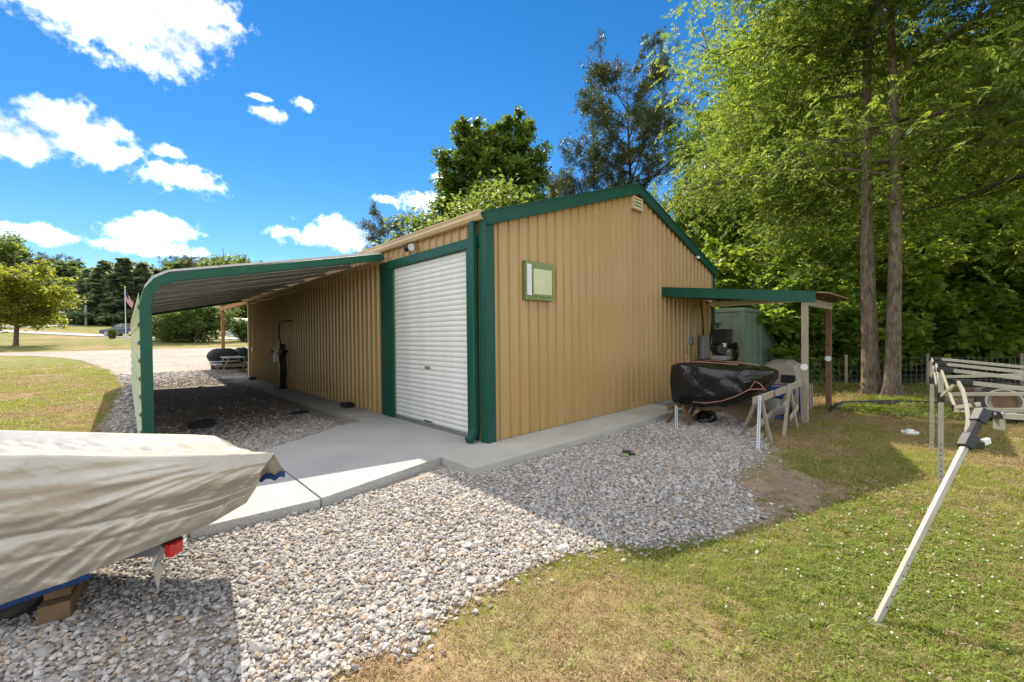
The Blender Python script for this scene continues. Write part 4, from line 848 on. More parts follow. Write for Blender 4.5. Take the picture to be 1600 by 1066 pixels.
# ------------------------------------------------------------------ canopy frame, wheel, pipe, fence, disc
def build_canopy():
    A, Bp = GP(1456, 702.5), GP(1470, 755); zt = 1.20
    R = empty('canopy_frame', (Bp[0], Bp[1], Bp[2])); tag(R, 'half folded pale aluminium pop-up canopy frame with one leg leaning outward', 'canopy frame')
    def cap(p, s=(0.075, 0.13, 0.05)): mb = MB(); mb.box((p[0], p[1]-0.03, p[2]), s); mb.build('corner_cap', 'black_pl', R, bevel=0.006)
    Lb = GP(1368, 975)
    Lt = PD(1533, 648, 2.72); LL = np.linalg.norm(Lt-Lb)
    legs = [(A, np.array([A[0], A[1], zt])), (Bp, np.array([Bp[0]+0.02, Bp[1], zt-0.04]))]
    for b, t_ in legs:
        mb = MB(); mb.beam(b-np.array([0, 0, 0.02]), t_, 0.045, 0.045, (1, 0, 0)); lg = mb.build('leg', 'alum', R, bevel=0.004)
        mb = MB(); zs = np.arange(0.08, 0.5, 0.06)
        for z in zs: mb.box((b[0]-0.0235, b[1], b[2]+z), (0.002, 0.012, 0.012))
        mb.build('adjusting_holes', 'dark_metal', lg)
        mb = MB(); mb.box((t_[0], t_[1], t_[2]-0.30), (0.062, 0.062, 0.11)); mb.build('slider', 'black_pl', R, bevel=0.006)
        mb = MB(); mb.box((b[0], b[1], b[2]+0.004), (0.10, 0.10, 0.008)); mb.build('foot_plate', 'grey_metal', lg)
    # the leaning leg with its slider and head bracket
    dv = (Lt-Lb)/np.linalg.norm(Lt-Lb)
    mb = MB(); mb.beam(Lb - dv*0.01, Lb+dv*LL*0.86, 0.031, 0.031, tuple(RT)); lg = mb.build('leg', 'alum', R, bevel=0.004)
    mb = MB()
    for k in range(5): c = Lb+dv*(0.12+0.07*k) - FW*0.0145; mb.box(c, (0.007, 0.007, 0.007), 0.75)
    mb.build('adjusting_holes', 'dark_metal', lg)
    mb = MB(); mb.box((Lb[0], Lb[1], Lb[2]+0.012), (0.08, 0.08, 0.008), 0.4); mb.build('foot_plate', 'grey_metal', lg)
    mb = MB(); mb.beam(Lb+dv*LL*0.83, Lb+dv*LL*0.895, 0.062, 0.062, tuple(RT)); s = mb.build('slider', 'black_pl', R, bevel=0.006)
    mb = MB(); mb.beam(Lb+dv*LL*0.845+RT*0.025, Lb+dv*LL*0.84+RT*0.105, 0.04, 0.045); mb.build('slider_arm', 'black_pl', s, bevel=0.006)
    mb = MB(); mb.beam(Lb+dv*LL*0.855+RT*0.10, Lb+dv*LL*0.865+RT*0.135, 0.02, 0.035); mb.build('release_tab', 'white', s)
    mb = MB(); mb.tube([Lb+dv*LL*0.88, Lb+dv*LL*0.985], 0.025, 10); mb.build('inner_tube', 'rubber', R)
    H0 = Lb+dv*LL*0.995; mb = MB(); mb.beam(Lb+dv*LL*0.96, Lb+dv*LL*1.025, 0.062, 0.062, tuple(RT)); hd = mb.build('head_bracket', 'black_pl', R, bevel=0.006)
    mb = MB(); mb.beam(H0+dv*0.025, H0+dv*0.02+RT*0.14-UP*0.02, 0.05, 0.05); mb.build('bracket_arm', 'black_pl', hd, bevel=0.006)
    for k in range(2): mb = MB(); mb.lathe([(0.001, 0), (0.010, 0), (0.010, 0.006), (0.001, 0.008)], H0 + RT*(0.05+0.05*k) + dv*0.02 - FW*0.026, -FW, 10); mb.build('bolt', 'grey_metal', hd)
    Ht = H0 + RT*0.12
    # heads along this side, scissor bars between them and out to the far side
    def mixp(p, q, t, z): r = p+(q-p)*t; return np.array([r[0], r[1], z])
    c1 = np.array([A[0], A[1], zt+0.01]); c3 = legs[1][1]+np.array([0, 0, 0.01]); c2 = mixp(c1, c3, 0.52, zt-0.01)
    c4 = PD(1497, 597, 4.0)
    for c in (c1, c2, c3, c4): cap(c)
    j1 = mixp(c1, c3, 0.55, 0.92); j2 = PD(1492, 637, 4.15); m1 = c1-np.array([0, 0, 0.28]); m3 = c3-np.array([0, 0, 0.30])
    bars = [(c1, j1), (m1, c2), (c2, m3), (c3, j2), (m3, c4), (j2, PD(1530, 632, 3.3)), (j2+np.array([0, 0, -0.03]), PD(1540, 640, 3.3))]
    for a, b in bars: mb = MB(); mb.beam(a, b, 0.018, 0.036); mb.build('scissor_bar', 'alum', R, bevel=0.002)
    P = [c4, PD(1505, 612, 3.6), PD(1510, 634, 3.3), PD(1513, 656, 3.0), Lb+dv*LL*0.88-RT*0.02]
    for a, b in zip(P[:-1], P[1:]): mb = MB(); mb.beam(a, b, 0.022, 0.036); mb.build('bent_bar', 'alum', R, bevel=0.002)
    mb = MB(); mb.box(j2, (0.05, 0.05, 0.05)); mb.build('pivot_block', 'black_pl', R, bevel=0.006)
    for i, (c, dz, low) in enumerate(((c1, -0.30, 0.27), (c2, -0.30, 0.27), (c3, -0.33, 0.28), (c4, -0.26, 0.25))):
        e = c + np.array([0.05, -2.9, dz]); s = c + np.array([0, 0, -low]) if i != 3 else c+np.array([-0.1, 0, -low]); e2 = c + np.array([0.05, -2.9, 0.02])
        mb = MB(); mb.beam(c-np.array([0, 0.05, 0]), e, 0.018, 0.038); mb.build('scissor_bar', 'alum', R, bevel=0.002)
        if i in (0, 2, 3): mb = MB(); mb.beam(s, e2, 0.018, 0.038); mb.build('scissor_bar', 'alum', R, bevel=0.002)
    lowb = Ht + np.array([0.0, -1.6, 0.06]); mb = MB(); mb.beam(Ht, lowb, 0.03, 0.036); mb.build('scissor_bar', 'alum', R, bevel=0.002)
    mb = MB(); mb.beam(Ht+UP*0.01, Ht-UP*0.09, 0.04, 0.04, tuple(RT)); mb.build('leg_stub', 'alum', R, bevel=0.003)
    # the legs of the opposite side stand outside the frame of the photograph
    for x in (A[0], Bp[0]):
        mb = MB(); mb.beam((x, A[1]-2.95, -0.12), (x, A[1]-2.95, zt), 0.045, 0.045, (1, 0, 0)); mb.build('leg', 'alum', R)
build_canopy()
def ring(name, m, parent, prof, c, axis, n=28):
    """closed profile of (radius, height) turned about an axis: no end caps"""
    ax = Vector([float(k) for k in axis]).normalized(); t = Vector((0, 0, 1)) if abs(ax.z) < 0.9 else Vector((1, 0, 0)); x = ax.cross(t).normalized(); y = ax.cross(x); cc = Vector([float(k) for k in c]); q = len(prof); mb = MB()
    mb.add([cc+ax*h+(x*math.cos(2*math.pi*k/n)+y*math.sin(2*math.pi*k/n))*r for r, h in prof for k in range(n)], [(i*n+k, i*n+(k+1) % n, ((i+1) % q)*n+(k+1) % n, ((i+1) % q)*n+k) for i in range(q) for k in range(n)])
    return mb.build(name, m, parent, auto=40)
def tyre(mb_parent, c, axis, R, w, rimr):
    a = np.array(axis, float); a /= np.linalg.norm(a)
    mb = MB(); prof = [(rimr, -w/2*0.8), (rimr+0.04, -w/2*0.98), (R*0.9, -w/2), (R*0.985, -w/2*0.75), (R, -w/4), (R, w/4), (R*0.985, w/2*0.75), (R*0.9, w/2), (rimr+0.04, w/2*0.98), (rimr, w/2*0.8), (rimr*0.99, 0)]
    n = 28; ax = Vector(a); t = Vector((0, 0, 1)) if abs(ax.z) < 0.9 else Vector((1, 0, 0)); x = ax.cross(t).normalized(); y = ax.cross(x); cc = Vector([float(k) for k in c]); vs = []; fs = []
    for r, h in prof:
        for k in range(n):
            th = 2*math.pi*k/n; vs.append(cc+ax*h+(x*math.cos(th)+y*math.sin(th))*r)
    m = len(prof)
    for i in range(m):
        for k in range(n): fs.append((i*n+k, i*n+(k+1) % n, ((i+1) % m)*n+(k+1) % n, ((i+1) % m)*n+k))
    mb.add(vs, fs); return mb.build('tyre', 'rubber', mb_parent, auto=45)
tg = GP(1572, 661); wr = empty('trailer_wheel', tg); tag(wr, 'muddy black tyre on a pale rim lying against logs behind the canopy frame', 'wheel')
ax = -FW*0.62 - RT*0.70 + UP*0.30; tyre(wr, (tg[0]+0.05, tg[1]+0.02, tg[2]+0.36), ax, 0.38, 0.30, 0.21)
axn = ax/np.linalg.norm(ax); cc = np.array([tg[0]+0.05, tg[1]+0.02, tg[2]+0.36])
ring('rim', 'alum', wr, [(0.245, 0.143), (0.24, 0.156), (0.215, 0.152), (0.165, 0.06), (0.16, 0.02), (0.20, 0.10)], cc, axn)
mb = MB(); mb.lathe([(0.001, 0.062), (0.155, 0.058), (0.158, 0.062)], cc, axn, 24); mb.build('hub_disc', 'wood_dark', wr)
for k, (u, D, r, l) in enumerate(((1518, 9.3, 0.10, 1.1), (1560, 9.6, 0.13, 1.3), (1600, 9.4, 0.12, 1.2), (1540, 9.5, 0.11, 1.2), (1585, 9.7, 0.10, 1.0))):
    g = on_ground(u, D); z = g[2]+r+(0.22 if k > 2 else 0); mb = MB(); d = RT*0.9+FW*0.3*(1 if k % 2 else -1)
    p, q = g+np.array([0, 0, z-g[2]])-d*l/2, g+np.array([0, 0, z-g[2]])+d*l/2; p[2] = q[2] = z
    mb.tube([p, lerp(p, q, 0.5)+np.array([0, 0, 0.02]), q], [r, r*1.05, r*0.9], 12); tag(mb.build('log', 'bark', loc=(g[0], g[1], g[2]), auto=60), 'brown cut log in the low pile behind the muddy tyre', 'log', 'logs piled behind the tyre')
def corrugated(name, label, px, r):
    P = [GP(u, v)+np.array([0, 0, r*0.95]) for u, v in px]; pts = []
    P[0][2] -= r*1.2
    for a, b in zip(P[:-1], P[1:]):
        n = max(2, int(np.linalg.norm(b-a)/0.03))
        for k in range(n): pts.append(a+(b-a)*k/n)
    pts.append(P[-1]); pts = np.array(pts)
    for _ in range(20): pts[1:-1] = (pts[:-2]+pts[2:]+2*pts[1:-1])/4
    mb = MB(); mb.tube(pts, [r*(1.0 if i % 2 else 0.90) for i in range(len(pts))], 12); tag(mb.build(name, 'drain', loc=P[0], smooth=True), label, 'pipe')
corrugated('drain_pipe', 'black corrugated drain pipe lying across the grass beside the lean-to', [(1298, 644), (1306, 639), (1318, 634.5), (1350, 634), (1400, 633), (1450, 635), (1490, 638)], 0.062)
g = GP(1422, 679); dk = empty('valve_cover', g); tag(dk, 'small round white cap lying on the shaded grass', 'cap')
mb = MB(); mb.lathe([(0.10, 0), (0.115, 0.01), (0.115, 0.045), (0.10, 0.055), (0.06, 0.056)], g, n=20); mb.build('cap_body', 'white', dk, auto=40)
mb = MB(); mb.lathe([(0.05, 0.056), (0.055, 0.06), (0.05, 0.085), (0.02, 0.09)], g, n=14); mb.build('knob', 'white', dk, auto=40)
def build_fence():
    pts = [np.array(p) for p in ((10.6, 2.2), (12.55, -2.45), (14.4, -4.2), (16.2, -6.2), (18.0, -9.0))]; R = empty('wire_fence', (12.55, -2.45, -0.1)); tag(R, 'rusty woven wire fence on thin wooden posts along the wood edge', 'fence')
    for i, p in enumerate(pts):
        z = tzf(*p); mb = MB(); mb.tube([(p[0], p[1], z-0.1), (p[0]+0.01, p[1], z+1.02)], [0.045, 0.038], 9); mb.build('post', 'wood_old', R)
    for a, b in zip(pts[:-1], pts[1:]):
        n = int(np.linalg.norm(b-a)/0.16)
        for z in (0.08, 0.22, 0.36, 0.52, 0.70, 0.90): mb = MB(); mb.tube([(*a, tzf(*a)+z), (*((a+b)/2), tzf(*a)+z-0.01), (*b, tzf(*b)+z)], 0.004, 4); mb.build('wire', 'grey_metal', R)
        mb = MB()
        for k in range(n):
            p = a+(b-a)*k/n; mb.tube([(*p, tzf(*p)+0.06), (*p, tzf(*p)+0.91)], 0.003, 3)
        o = mb.build('wire_mesh', 'grey_metal', R); o['kind'] = 'stuff'
build_fence()
# ------------------------------------------------------------------ covered boat on its trailer
def build_boat():
    R = empty('covered_boat', PD(150, 985, 2.9)*np.array([1, 1, 0]) + np.array([0, 0, -0.11])); tag(R, 'boat under a wrinkled silver-tan tarpaulin with blue hem on a trailer', 'covered boat')
    us = np.linspace(-330, 430, 150)
    def rim(u): return PD(u, interp([-330, 0, 200, 330, 430], [716, 712, 713, 711, 707], u), interp([-330, 430], [2.42, 2.46], u))
    def hem(u):
        t = (u+330)/760; uh = lerp(-345, 388, t**1.0); vh = interp([-345, 0, 120, 250, 330, 388], [1075, 945, 902, 850, 818, 784], uh)
        return PD(uh, vh, interp([-345, 0, 250, 388], [2.36, 2.40, 2.5, 2.52], uh))
    def back(u):
        t = (u+330)/760; ub = lerp(-420, 356, t); vb = interp([-420, 0, 200, 300, 335, 356], [667, 672, 677, 679, 681, 690], ub); return PD(ub, vb, interp([-420, 356], [3.6, 3.2], ub))
    rows = []; nf, nt, nb = 56, 18, 8
    for i, u in enumerate(us):
        r, h, b = rim(u), hem(u), back(u); row = []; tt = i/(len(us)-1)
        for k in range(nf+1):                                   # front face from hem to rim
            s = k/nf; p = h+(r-h)*s; bul = 0.05*math.sin(math.pi*s) - 0.035*math.exp(-((s-0.48)/0.08)**2)*(1-tt*0.7)
            def rg(a, b, c): return (0.5-abs(mnoise.noise(Vector((a, b, c)))))**2*4      # sharp crests
            th = math.atan2(1.02-s, (1.03-tt)*2.2)                                            # folds fan out from the far corner of the rim
            rad = math.hypot(1.02-s, (1.03-tt)*2.2)
            w = mnoise.noise(Vector((tt*4+s, s*2.6-tt*1.6, 1.3)))*0.022 + rg(th*7, rad*0.8, 5.1)*0.016*min(1, rad*1.5) + rg(tt*1.6+s*0.5, s*5-tt*2, 2.1)*0.010 + rg(th*17, rad*1.5, 7.7)*0.005 + mnoise.noise(Vector((tt*40, s*16, 8)))*0.0025
            w -= 0.016*math.exp(-((s-0.50+0.10*tt)/0.018)**2) + 0.010*math.exp(-((s-0.30+0.05*tt)/0.014)**2)          # two long sagging creases
            w *= min(1, (1-s)*7+0.25)
            row.append(p - FW*(bul+w))
        for k in range(1, nt+1):                                # top from rim to the back rim, sagging a little
            s = k/nt; p = r+(b-r)*s; sag = 0.035*math.sin(math.pi*s); fold = 0.02*mnoise.noise(Vector((tt*5, s*7+tt*9, 2))) + 0.018*abs(mnoise.noise(Vector((tt*22, s*3, 4)))) * math.sin(math.pi*s)
            row.append(p + np.array([0, 0, -sag+fold*math.sin(math.pi*min(1, s*1.2))]))
        for k in range(1, nb+1):                                # down the far side
            s = k/nb; q = b + FW*(0.10*s)+np.array([0, 0, -0.5*s]); row.append(q)
        rows.append(row)
    mb = MB(); mb.grid(rows)
    # far-right end: close the section from the front edge to the back edge
    last = rows[-1]; n = len(last); c = sum(last)/n + RT*0.03
    endrows = [last, [lerp(p, c, 0.5)+RT*0.03 for p in last], [lerp(p, c, 0.97)+RT*0.02 for p in last]]
    mb.grid([[tuple(p) for p in r] for r in endrows])
    t = mb.build('tarpaulin', 'tarp', R, smooth=True)
    hemline = [r[0] for r in rows]
    mb = MB(); mb.grid([[p + FW*0.015 + np.array([0, 0, 0.01]) for p in hemline[:100]], [p + FW*0.02 - np.array([0, 0, 0.02]) for p in hemline[:100]], [p + FW*0.05 - np.array([0, 0, 0.042]) for p in hemline[:100]]]); mb.build('blue_hem', 'blue', t, smooth=True)
    # corner flap hanging at the end, blue edged
    f = [PD(425, 707, 2.46), PD(437, 720, 2.48), PD(445, 739, 2.52)]
    g = [PD(404, 747, 2.55), PD(420, 748, 2.56), PD(446, 742, 2.53)]
    a, b, c_ = PD(425, 706, 2.46), PD(356, 690, 3.2), PD(446, 738, 2.56); d_ = PD(402, 744, 2.60); e_ = PD(410, 716, 2.75)
    rows2 = []
    for i in range(9):
        s = i/8; top = lerp(lerp(a, c_, s), a, 0.0); bot = lerp(PD(398, 715, 2.50), d_, s); rows2.append([lerp(top, bot, k/6) - FW*(0.03*math.sin(math.pi*k/6)*math.sin(s*3)) + UP*0.012*math.sin(k*2.2)*s for k in range(7)])
    mb = MB(); mb.grid(rows2); mb.build('corner_flap', 'tarp', t, smooth=True)
    rows3 = [[p+np.array([0, 0, 0.006])-FW*0.006 for p in rows2[-1]], [p-np.array([0, 0, 0.03])-FW*0.006 for p in rows2[-1]]]
    mb = MB(); mb.grid(rows3); mb.build('flap_hem', 'blue', t, smooth=True)
    # hull below the cover
    hr = []
    for i in range(0, len(us), 6):
        h, b = rows[i][0], rows[i][-1]; h2 = h+FW*0.12+np.array([0, 0, 0.04]); b2 = b-FW*0.1; m = (h2+b2)/2; m[2] = min(h2[2], b2[2]) - 0.05 if i < 115 else (h2[2]+b2[2])/2; hr.append([h2, lerp(h2, m, 0.5)-np.array([0, 0, 0.03]), m, lerp(b2, m, 0.5), b2])
    mb = MB(); mb.grid(hr); mb.build('hull', 'black_pl', R, smooth=True)
    # trailer parts carried below
    w = PD(20, 968, 2.62); w[2] = -0.10+0.255
    tyre(R, w, FW*1.0, 0.26, 0.17, 0.15)
    mb = MB(); mb.lathe([(0.15, -0.06), (0.13, -0.03), (0.05, -0.02), (0.001, -0.02)], w, FW, 20); mb.build('wheel_rim', 'white', R, auto=40)
    mb = MB(); mb.beam(PD(-300, 930, 2.95), PD(275, 850, 2.75), 0.06, 0.09); mb.build('trailer_frame', 'grey_metal', R)
    a = PD(283, 852, 2.55); mb = MB(); mb.box(PD(272, 856, 2.60), (0.085, 0.05, 0.08), 0.75); tl = mb.build('tail_light', 'red', R, bevel=0.008)
    mb = MB(); mb.box(PD(270, 847, 2.63), (0.10, 0.055, 0.03), 0.75); mb.build('lamp_housing', 'black_pl', tl, bevel=0.005)
    P = [PD(257, 848, 2.62), PD(250, 868, 2.58), PD(243, 885, 2.56)]
    mb = MB(); mb.beam(P[0], P[1], 0.05, 0.008, tuple(RT)); mb.beam(P[1], P[2], 0.055, 0.008, tuple(RT)); mb.build('fender_bracket', 'grey_metal', R)
    q = [PD(238, 868, 2.56), PD(257, 888, 2.56), PD(250, 903, 2.55), PD(247, 925, 2.54), PD(242, 905, 2.55)]
    mb = MB(); mb.add([p for p in q]+[p+FW*0.006 for p in q], [(0, 1, 2, 3, 4), (9, 8, 7, 6, 5)]+[(i, (i+1) % 5, 5+(i+1) % 5, 5+i) for i in range(5)]); mb.build('broken_flange', 'alum', R)
    wb = empty('timber_block', GP(100, 1003)); tag(wb, 'short weathered timber chock under the edge of the covered boat', 'wood block')
    p0, p1 = PD(85, 985, 2.52), PD(112, 950, 2.85); p0[2] = p1[2] = -0.045
    mb = MB(); mb.beam(p0, p1, 0.14, 0.12); mb.build('block', 'wood_dark', wb, bevel=0.006)
    p2, p3 = p0+np.array([0, 0, 0.086]), p1+np.array([0, 0, 0.086]); mb = MB(); mb.beam(lerp(p2, p3, 0.2), p3, 0.12, 0.05); mb.build('upper_board', 'wood_dark', wb, bevel=0.005)
build_boat()

# ------------------------------------------------------------------ things under the carport and at its far end
def build_pedestal():
    Y = 10.1; X = -0.16; R = empty('power_pedestal', (X, Y, -0.005)); tag(R, 'dark equipment stand with pale control box, valve and hanging hoses by the side wall', 'equipment stand')
    mb = MB(); mb.mm((X-0.08, Y-0.10, 0.0), (X+0.08, Y+0.10, 1.42)); mb.build('column', 'dark_metal', R, bevel=0.01)
    mb = MB(); mb.mm((X-0.20, Y-0.02, 0.85), (X-0.082, Y+0.16, 1.28)); mb.build('control_box', 'white', R, bevel=0.008)
    mb = MB(); mb.lathe([(0.05, 0), (0.055, 0.02), (0.055, 0.10), (0.03, 0.12)], (X-0.20, Y+0.08, 1.20), (-1, 0.1, 0), 14); mb.build('knob', 'yellow', R)
    mb = MB(); mb.lathe([(0.07, 0), (0.075, 0.02), (0.075, 0.05), (0.03, 0.06)], (X-0.05, Y-0.14, 1.15), (-0.5, -0.8, 0), 16); mb.build('gauge', 'yellow', R, auto=40)
    for k in range(5):
        y = Y-0.2-0.045*k; mb = MB(); mb.tube([(X, y, 1.2), (X-0.05-0.02*(k % 2), y-0.02, 0.9), (X-0.03+0.02*k*0.3, y, 0.5), (X-0.04, y+0.02, 0.04)], [0.05, 0.06, 0.05, 0.035], 8); mb.build('hose', 'brick_red' if k % 2 else 'dark_metal', R, smooth=True)
    mb = MB(); mb.mm((X-0.06, Y-0.42, 1.15), (X+0.08, Y-0.08, 1.23)); mb.build('hanger', 'dark_metal', R, bevel=0.01)
    mb = MB(); mb.mm((X-0.16, Y-0.22, -0.004), (X+0.12, Y+0.2, 0.05)); mb.build('base', 'dark_metal', R, bevel=0.008)
    P = [(X, Y+0.05, 1.40), (X, Y+0.20, 1.65), (X, Y+0.28, 1.95), (X+0.02, Y+0.2, 2.12), (X+0.08, Y-0.2, 2.15), (X+0.14, Y-0.75, 2.15)]
    mb = MB(); mb.tube(P, 0.02, 8); mb.build('cable', 'black_pl', R, smooth=True)
build_pedestal()
def bait(label, x, y, rz=0.0, z=-0.004):
    R = empty('bait_station', (x, y, z)); tag(R, label, 'bait station')
    mb = MB(); mb.box((x, y, z+0.045), (0.22, 0.30, 0.09), rz); mb.build('box', 'black_pl', R, bevel=0.02)
    mb = MB(); mb.box((x, y, z+0.10), (0.20, 0.28, 0.022), rz); mb.build('lid', 'black_pl', R, bevel=0.01)
bait('black bait box on the side walk near the green door jamb', -0.17, 4.85)
bait('black bait box on the walk at the far wall corner', -0.17, 14.1)
g = GP(468, 647); lump('gravel_bag', 'flat black bag on the gravel under the carport, next to the side walk', 'bag', g, (0.42, 0.30, 0.10), 'black_cover', 5, amp=0.15)
g = GP(315, 669); R_ = empty('plastic_crate', g); tag(R_, 'low dark crate in the shade under the carport roof', 'crate')
mb = MB(); mb.box(g+np.array([0, 0, 0.012]), (0.34, 0.26, 0.024), 0.3); mb.build('crate_floor', 'black_pl', R_)
for k, (dx, dy, sx, sy) in enumerate(((0, 0.135, 0.34, 0.012), (0, -0.135, 0.34, 0.012), (0.17, 0, 0.012, 0.257), (-0.17, 0, 0.012, 0.257))):
    ca, sa = math.cos(0.3), math.sin(0.3); mb = MB(); mb.box((g[0]+dx*ca-dy*sa, g[1]+dx*sa+dy*ca, g[2]+0.085), (sx, sy, 0.12), 0.3); mb.build('crate_side', 'black_pl', R_)
mb = MB(); mb.tube([(-0.02, LEN-0.9, 2.9), (-0.02, LEN-0.9, 1.6), (-0.025, LEN-0.9, 1.25)], 0.018, 8); tag(mb.build('conduit', 'grey_metal', loc=(-0.02, LEN-0.9, 1.25), smooth=True), 'vertical grey conduit on the side wall near its far corner', 'conduit')
mb = MB(); mb.mm((-0.075, LEN-0.97, 1.08), (-0.008, LEN-0.83, 1.26)); tag(mb.build('junction_box', 'grey_metal', loc=(-0.04, LEN-0.9, 1.08), bevel=0.006), 'small outlet box at the foot of the far conduit', 'electrical box')
mb = MB(); mb.tube([(-0.06, 6.3+0.55*k, 3.02-0.03*math.sin(k*1.4)) for k in range(17)], 0.010, 6); tag(mb.build('extension_cable', 'cream', loc=(-0.06, 6.3, 3.0), smooth=True), 'pale cable strung along the side wall under the carport roof', 'cable')
def build_picnic():
    X, Y = 0.0, 18.6; Z = -0.004; R = empty('picnic_table', (X, Y, Z)); tag(R, 'weathered wooden picnic table on the patio beyond the side wall', 'picnic table')
    for k in range(5): mb = MB(); mb.mm((X-0.38+k*0.155, Y-0.9, Z+0.72), (X-0.38+k*0.155+0.14, Y+0.9, Z+0.76)); mb.build('table_plank', 'alum', R)
    for s in (-1, 1):
        for k in range(2): mb = MB(); xx = X+s*0.68+k*0.15-0.15; mb.mm((xx, Y-0.9, Z+0.42), (xx+0.14, Y+0.9, Z+0.46)); mb.build('bench_plank', 'alum', R)
    for y in (Y-0.65, Y+0.65):
        for s in (-1, 1): mb = MB(); mb.beam((X+s*0.28, y+0.05*s, Z+0.715), (X+s*0.62, y+0.05*s, Z), 0.04, 0.09, (0, 1, 0)); mb.build('leg', 'alum', R)
        mb = MB(); mb.mm((X-0.8, y-0.02, Z+0.32), (X+0.8, y+0.02, Z+0.41)); mb.build('bench_support', 'alum', R)
build_picnic()
def build_grill():
    X, Y = -0.15, 20.2; Z = -0.004; R = empty('covered_grill', (X, Y, Z)); tag(R, 'barbecue grill under a black fitted cover with a pale strap on the patio', 'grill')
    secs = [(0.10, 0.50, 0.27), (0.4, 0.52, 0.29), (0.7, 0.66, 0.33), (0.8, 0.68, 0.34), (0.95, 0.60, 0.33), (1.08, 0.45, 0.24), (1.14, 0.30, 0.12)]
    rows = []
    for z, hx, hy in secs:
        row = []
        for k in range(33):
            a = 2*math.pi*k/32; c, s = math.cos(a), math.sin(a); f = (abs(c)**4+abs(s)**4)**-0.25; q = 1+0.05*mnoise.noise(Vector((c*3, s*3, z*4))); row.append((X+c*f*hx*q, Y+s*f*hy*q, Z+z))
        rows.append(row)
    mb = MB(); mb.grid(rows); mb.add(rows[-1][:-1], [tuple(range(32))]); mb.build('cover', 'black_cover', R, smooth=True)
    mb = MB(); mb.tube([(X+0.585*math.copysign(abs(math.cos(a))**0.5, math.cos(a)), Y+0.335*math.copysign(abs(math.sin(a))**0.5, math.sin(a)), Z+0.5) for a in np.linspace(0, 2*math.pi, 33)], 0.022, 6, False); mb.build('strap', 'white', R)
    for sx in (-1, 1):
        for sy in (-1, 1): mb = MB(); mb.lathe([(0.03, -0.02), (0.06, -0.02), (0.06, 0.02), (0.03, 0.02)], (X+sx*0.42, Y+sy*0.2, Z+0.06), (0, 1, 0), 12); mb.build('caster', 'rubber', R)
    return R
build_grill()
lump('covered_smoker', 'second lumpy black cover behind the picnic table', 'covered grill', (0.75, 20.6, -0.004), (0.9, 0.7, 1.75), 'black_cover', 8, amp=0.2)
mb = MB(); mb.beam((0.02, 15.75, -0.004), (0.12, 15.62, 1.2), 0.5, 0.02, (1, 0, 0)); tag(mb.build('leaning_board', 'wood_dark', loc=(0.02, 15.7, -0.004)), 'dark board leaning at the far corner of the side wall', 'board')

# ------------------------------------------------------------------ far left: car, flag, pole, shed
def build_car():
    c = on_ground(196, 50.3); d = RT.copy(); d[2] = 0; d /= np.linalg.norm(d); n = np.array([-d[1], d[0], 0]); Z = np.array([0, 0, 1.0]); c = c + np.array([0, 0, 0.06])
    def T(x, y, z): return c + d*x + n*y + Z*z
    R = empty('parked_car', c); tag(R, 'dark blue sedan parked on the pale farm road', 'car')
    prof = [(-2.3, 0.35), (-2.32, 0.62), (-2.2, 0.74), (-1.2, 0.90), (-0.95, 0.95), (1.55, 0.97), (2.2, 0.95), (2.32, 0.8), (2.3, 0.38), (1.9, 0.24), (-1.9, 0.22)]
    def extr(pr, w0, w1, name, m, par, zsplit=0.9, bev=0.04):
        mb = MB(); vs = []
        for s in (-1, 1):
            for x, z in pr: vs.append(T(x, s*(w0 if z < zsplit else w1), z))
        k = len(pr); mb.add(vs, [tuple(range(k))[::-1], tuple(range(k, 2*k))]+[(i, (i+1) % k, k+(i+1) % k, k+i) for i in range(k)]); return mb.build(name, m, par, bevel=bev)
    body = extr(prof, 0.90, 0.84, 'body', 'car', R)
    extr([(-1.0, 0.93), (-0.25, 1.40), (0.15, 1.46), (0.9, 1.44), (1.6, 0.95)], 0.80, 0.62, 'cabin', 'car', R, 1.2)
    for s in (-1, 1):
        for a in ([(-0.78, 0.99), (-0.18, 1.37), (0.28, 1.40), (0.28, 0.99)], [(0.36, 0.99), (0.36, 1.40), (0.85, 1.38), (1.35, 1.0)]):
            mb = MB(); vs = [T(x, s*(0.806 if z < 1.2 else 0.655), z) for x, z in a]; vs2 = [p+n*s*0.02 for p in vs]; mb.add(vs+vs2, [(0, 1, 2, 3), (7, 6, 5, 4)]+[(i, (i+1) % 4, 4+(i+1) % 4, 4+i) for i in range(4)]); mb.build('side_window', 'glass', R)
        for x in (-1.42, 1.40):
            wc = T(x, s*0.80, 0.32); ty = tyre(R, wc, n, 0.325, 0.22, 0.22); mb = MB(); mb.lathe([(0.22, 0.115), (0.2, 0.10), (0.05, 0.09), (0.001, 0.09)], wc, n*s, 18); mb.build('wheel_rim', 'rim', ty, auto=40)
        mb = MB(); mb.box(T(-2.27, s*0.62, 0.66), (0.09, 0.32, 0.12), math.atan2(d[1], d[0])); mb.build('headlight', 'white', R)
        mb = MB(); mb.box(T(2.28, s*0.65, 0.82), (0.09, 0.28, 0.12), math.atan2(d[1], d[0])); mb.build('tail_light', 'red', R)
    for xs in (((-0.96, 0.97), (-0.30, 1.37)), ((1.52, 0.99), (0.98, 1.40))):
        (x0, z0), (x1, z1) = xs; mb = MB(); o = np.array([-0.02 if x0 < 0 else 0.02, 0.02]); vs = [T(x0+o[0], -0.74, z0+o[1]), T(x0+o[0], 0.74, z0+o[1]), T(x1+o[0], 0.60, z1+o[1]), T(x1+o[0], -0.60, z1+o[1])]; vs2 = [p+Z*0.015+d*o[0] for p in vs]; mb.add(vs+vs2, [(0, 1, 2, 3), (7, 6, 5, 4)]+[(i, (i+1) % 4, 4+(i+1) % 4, 4+i) for i in range(4)]); mb.build('windscreen', 'glass', R)
build_car()
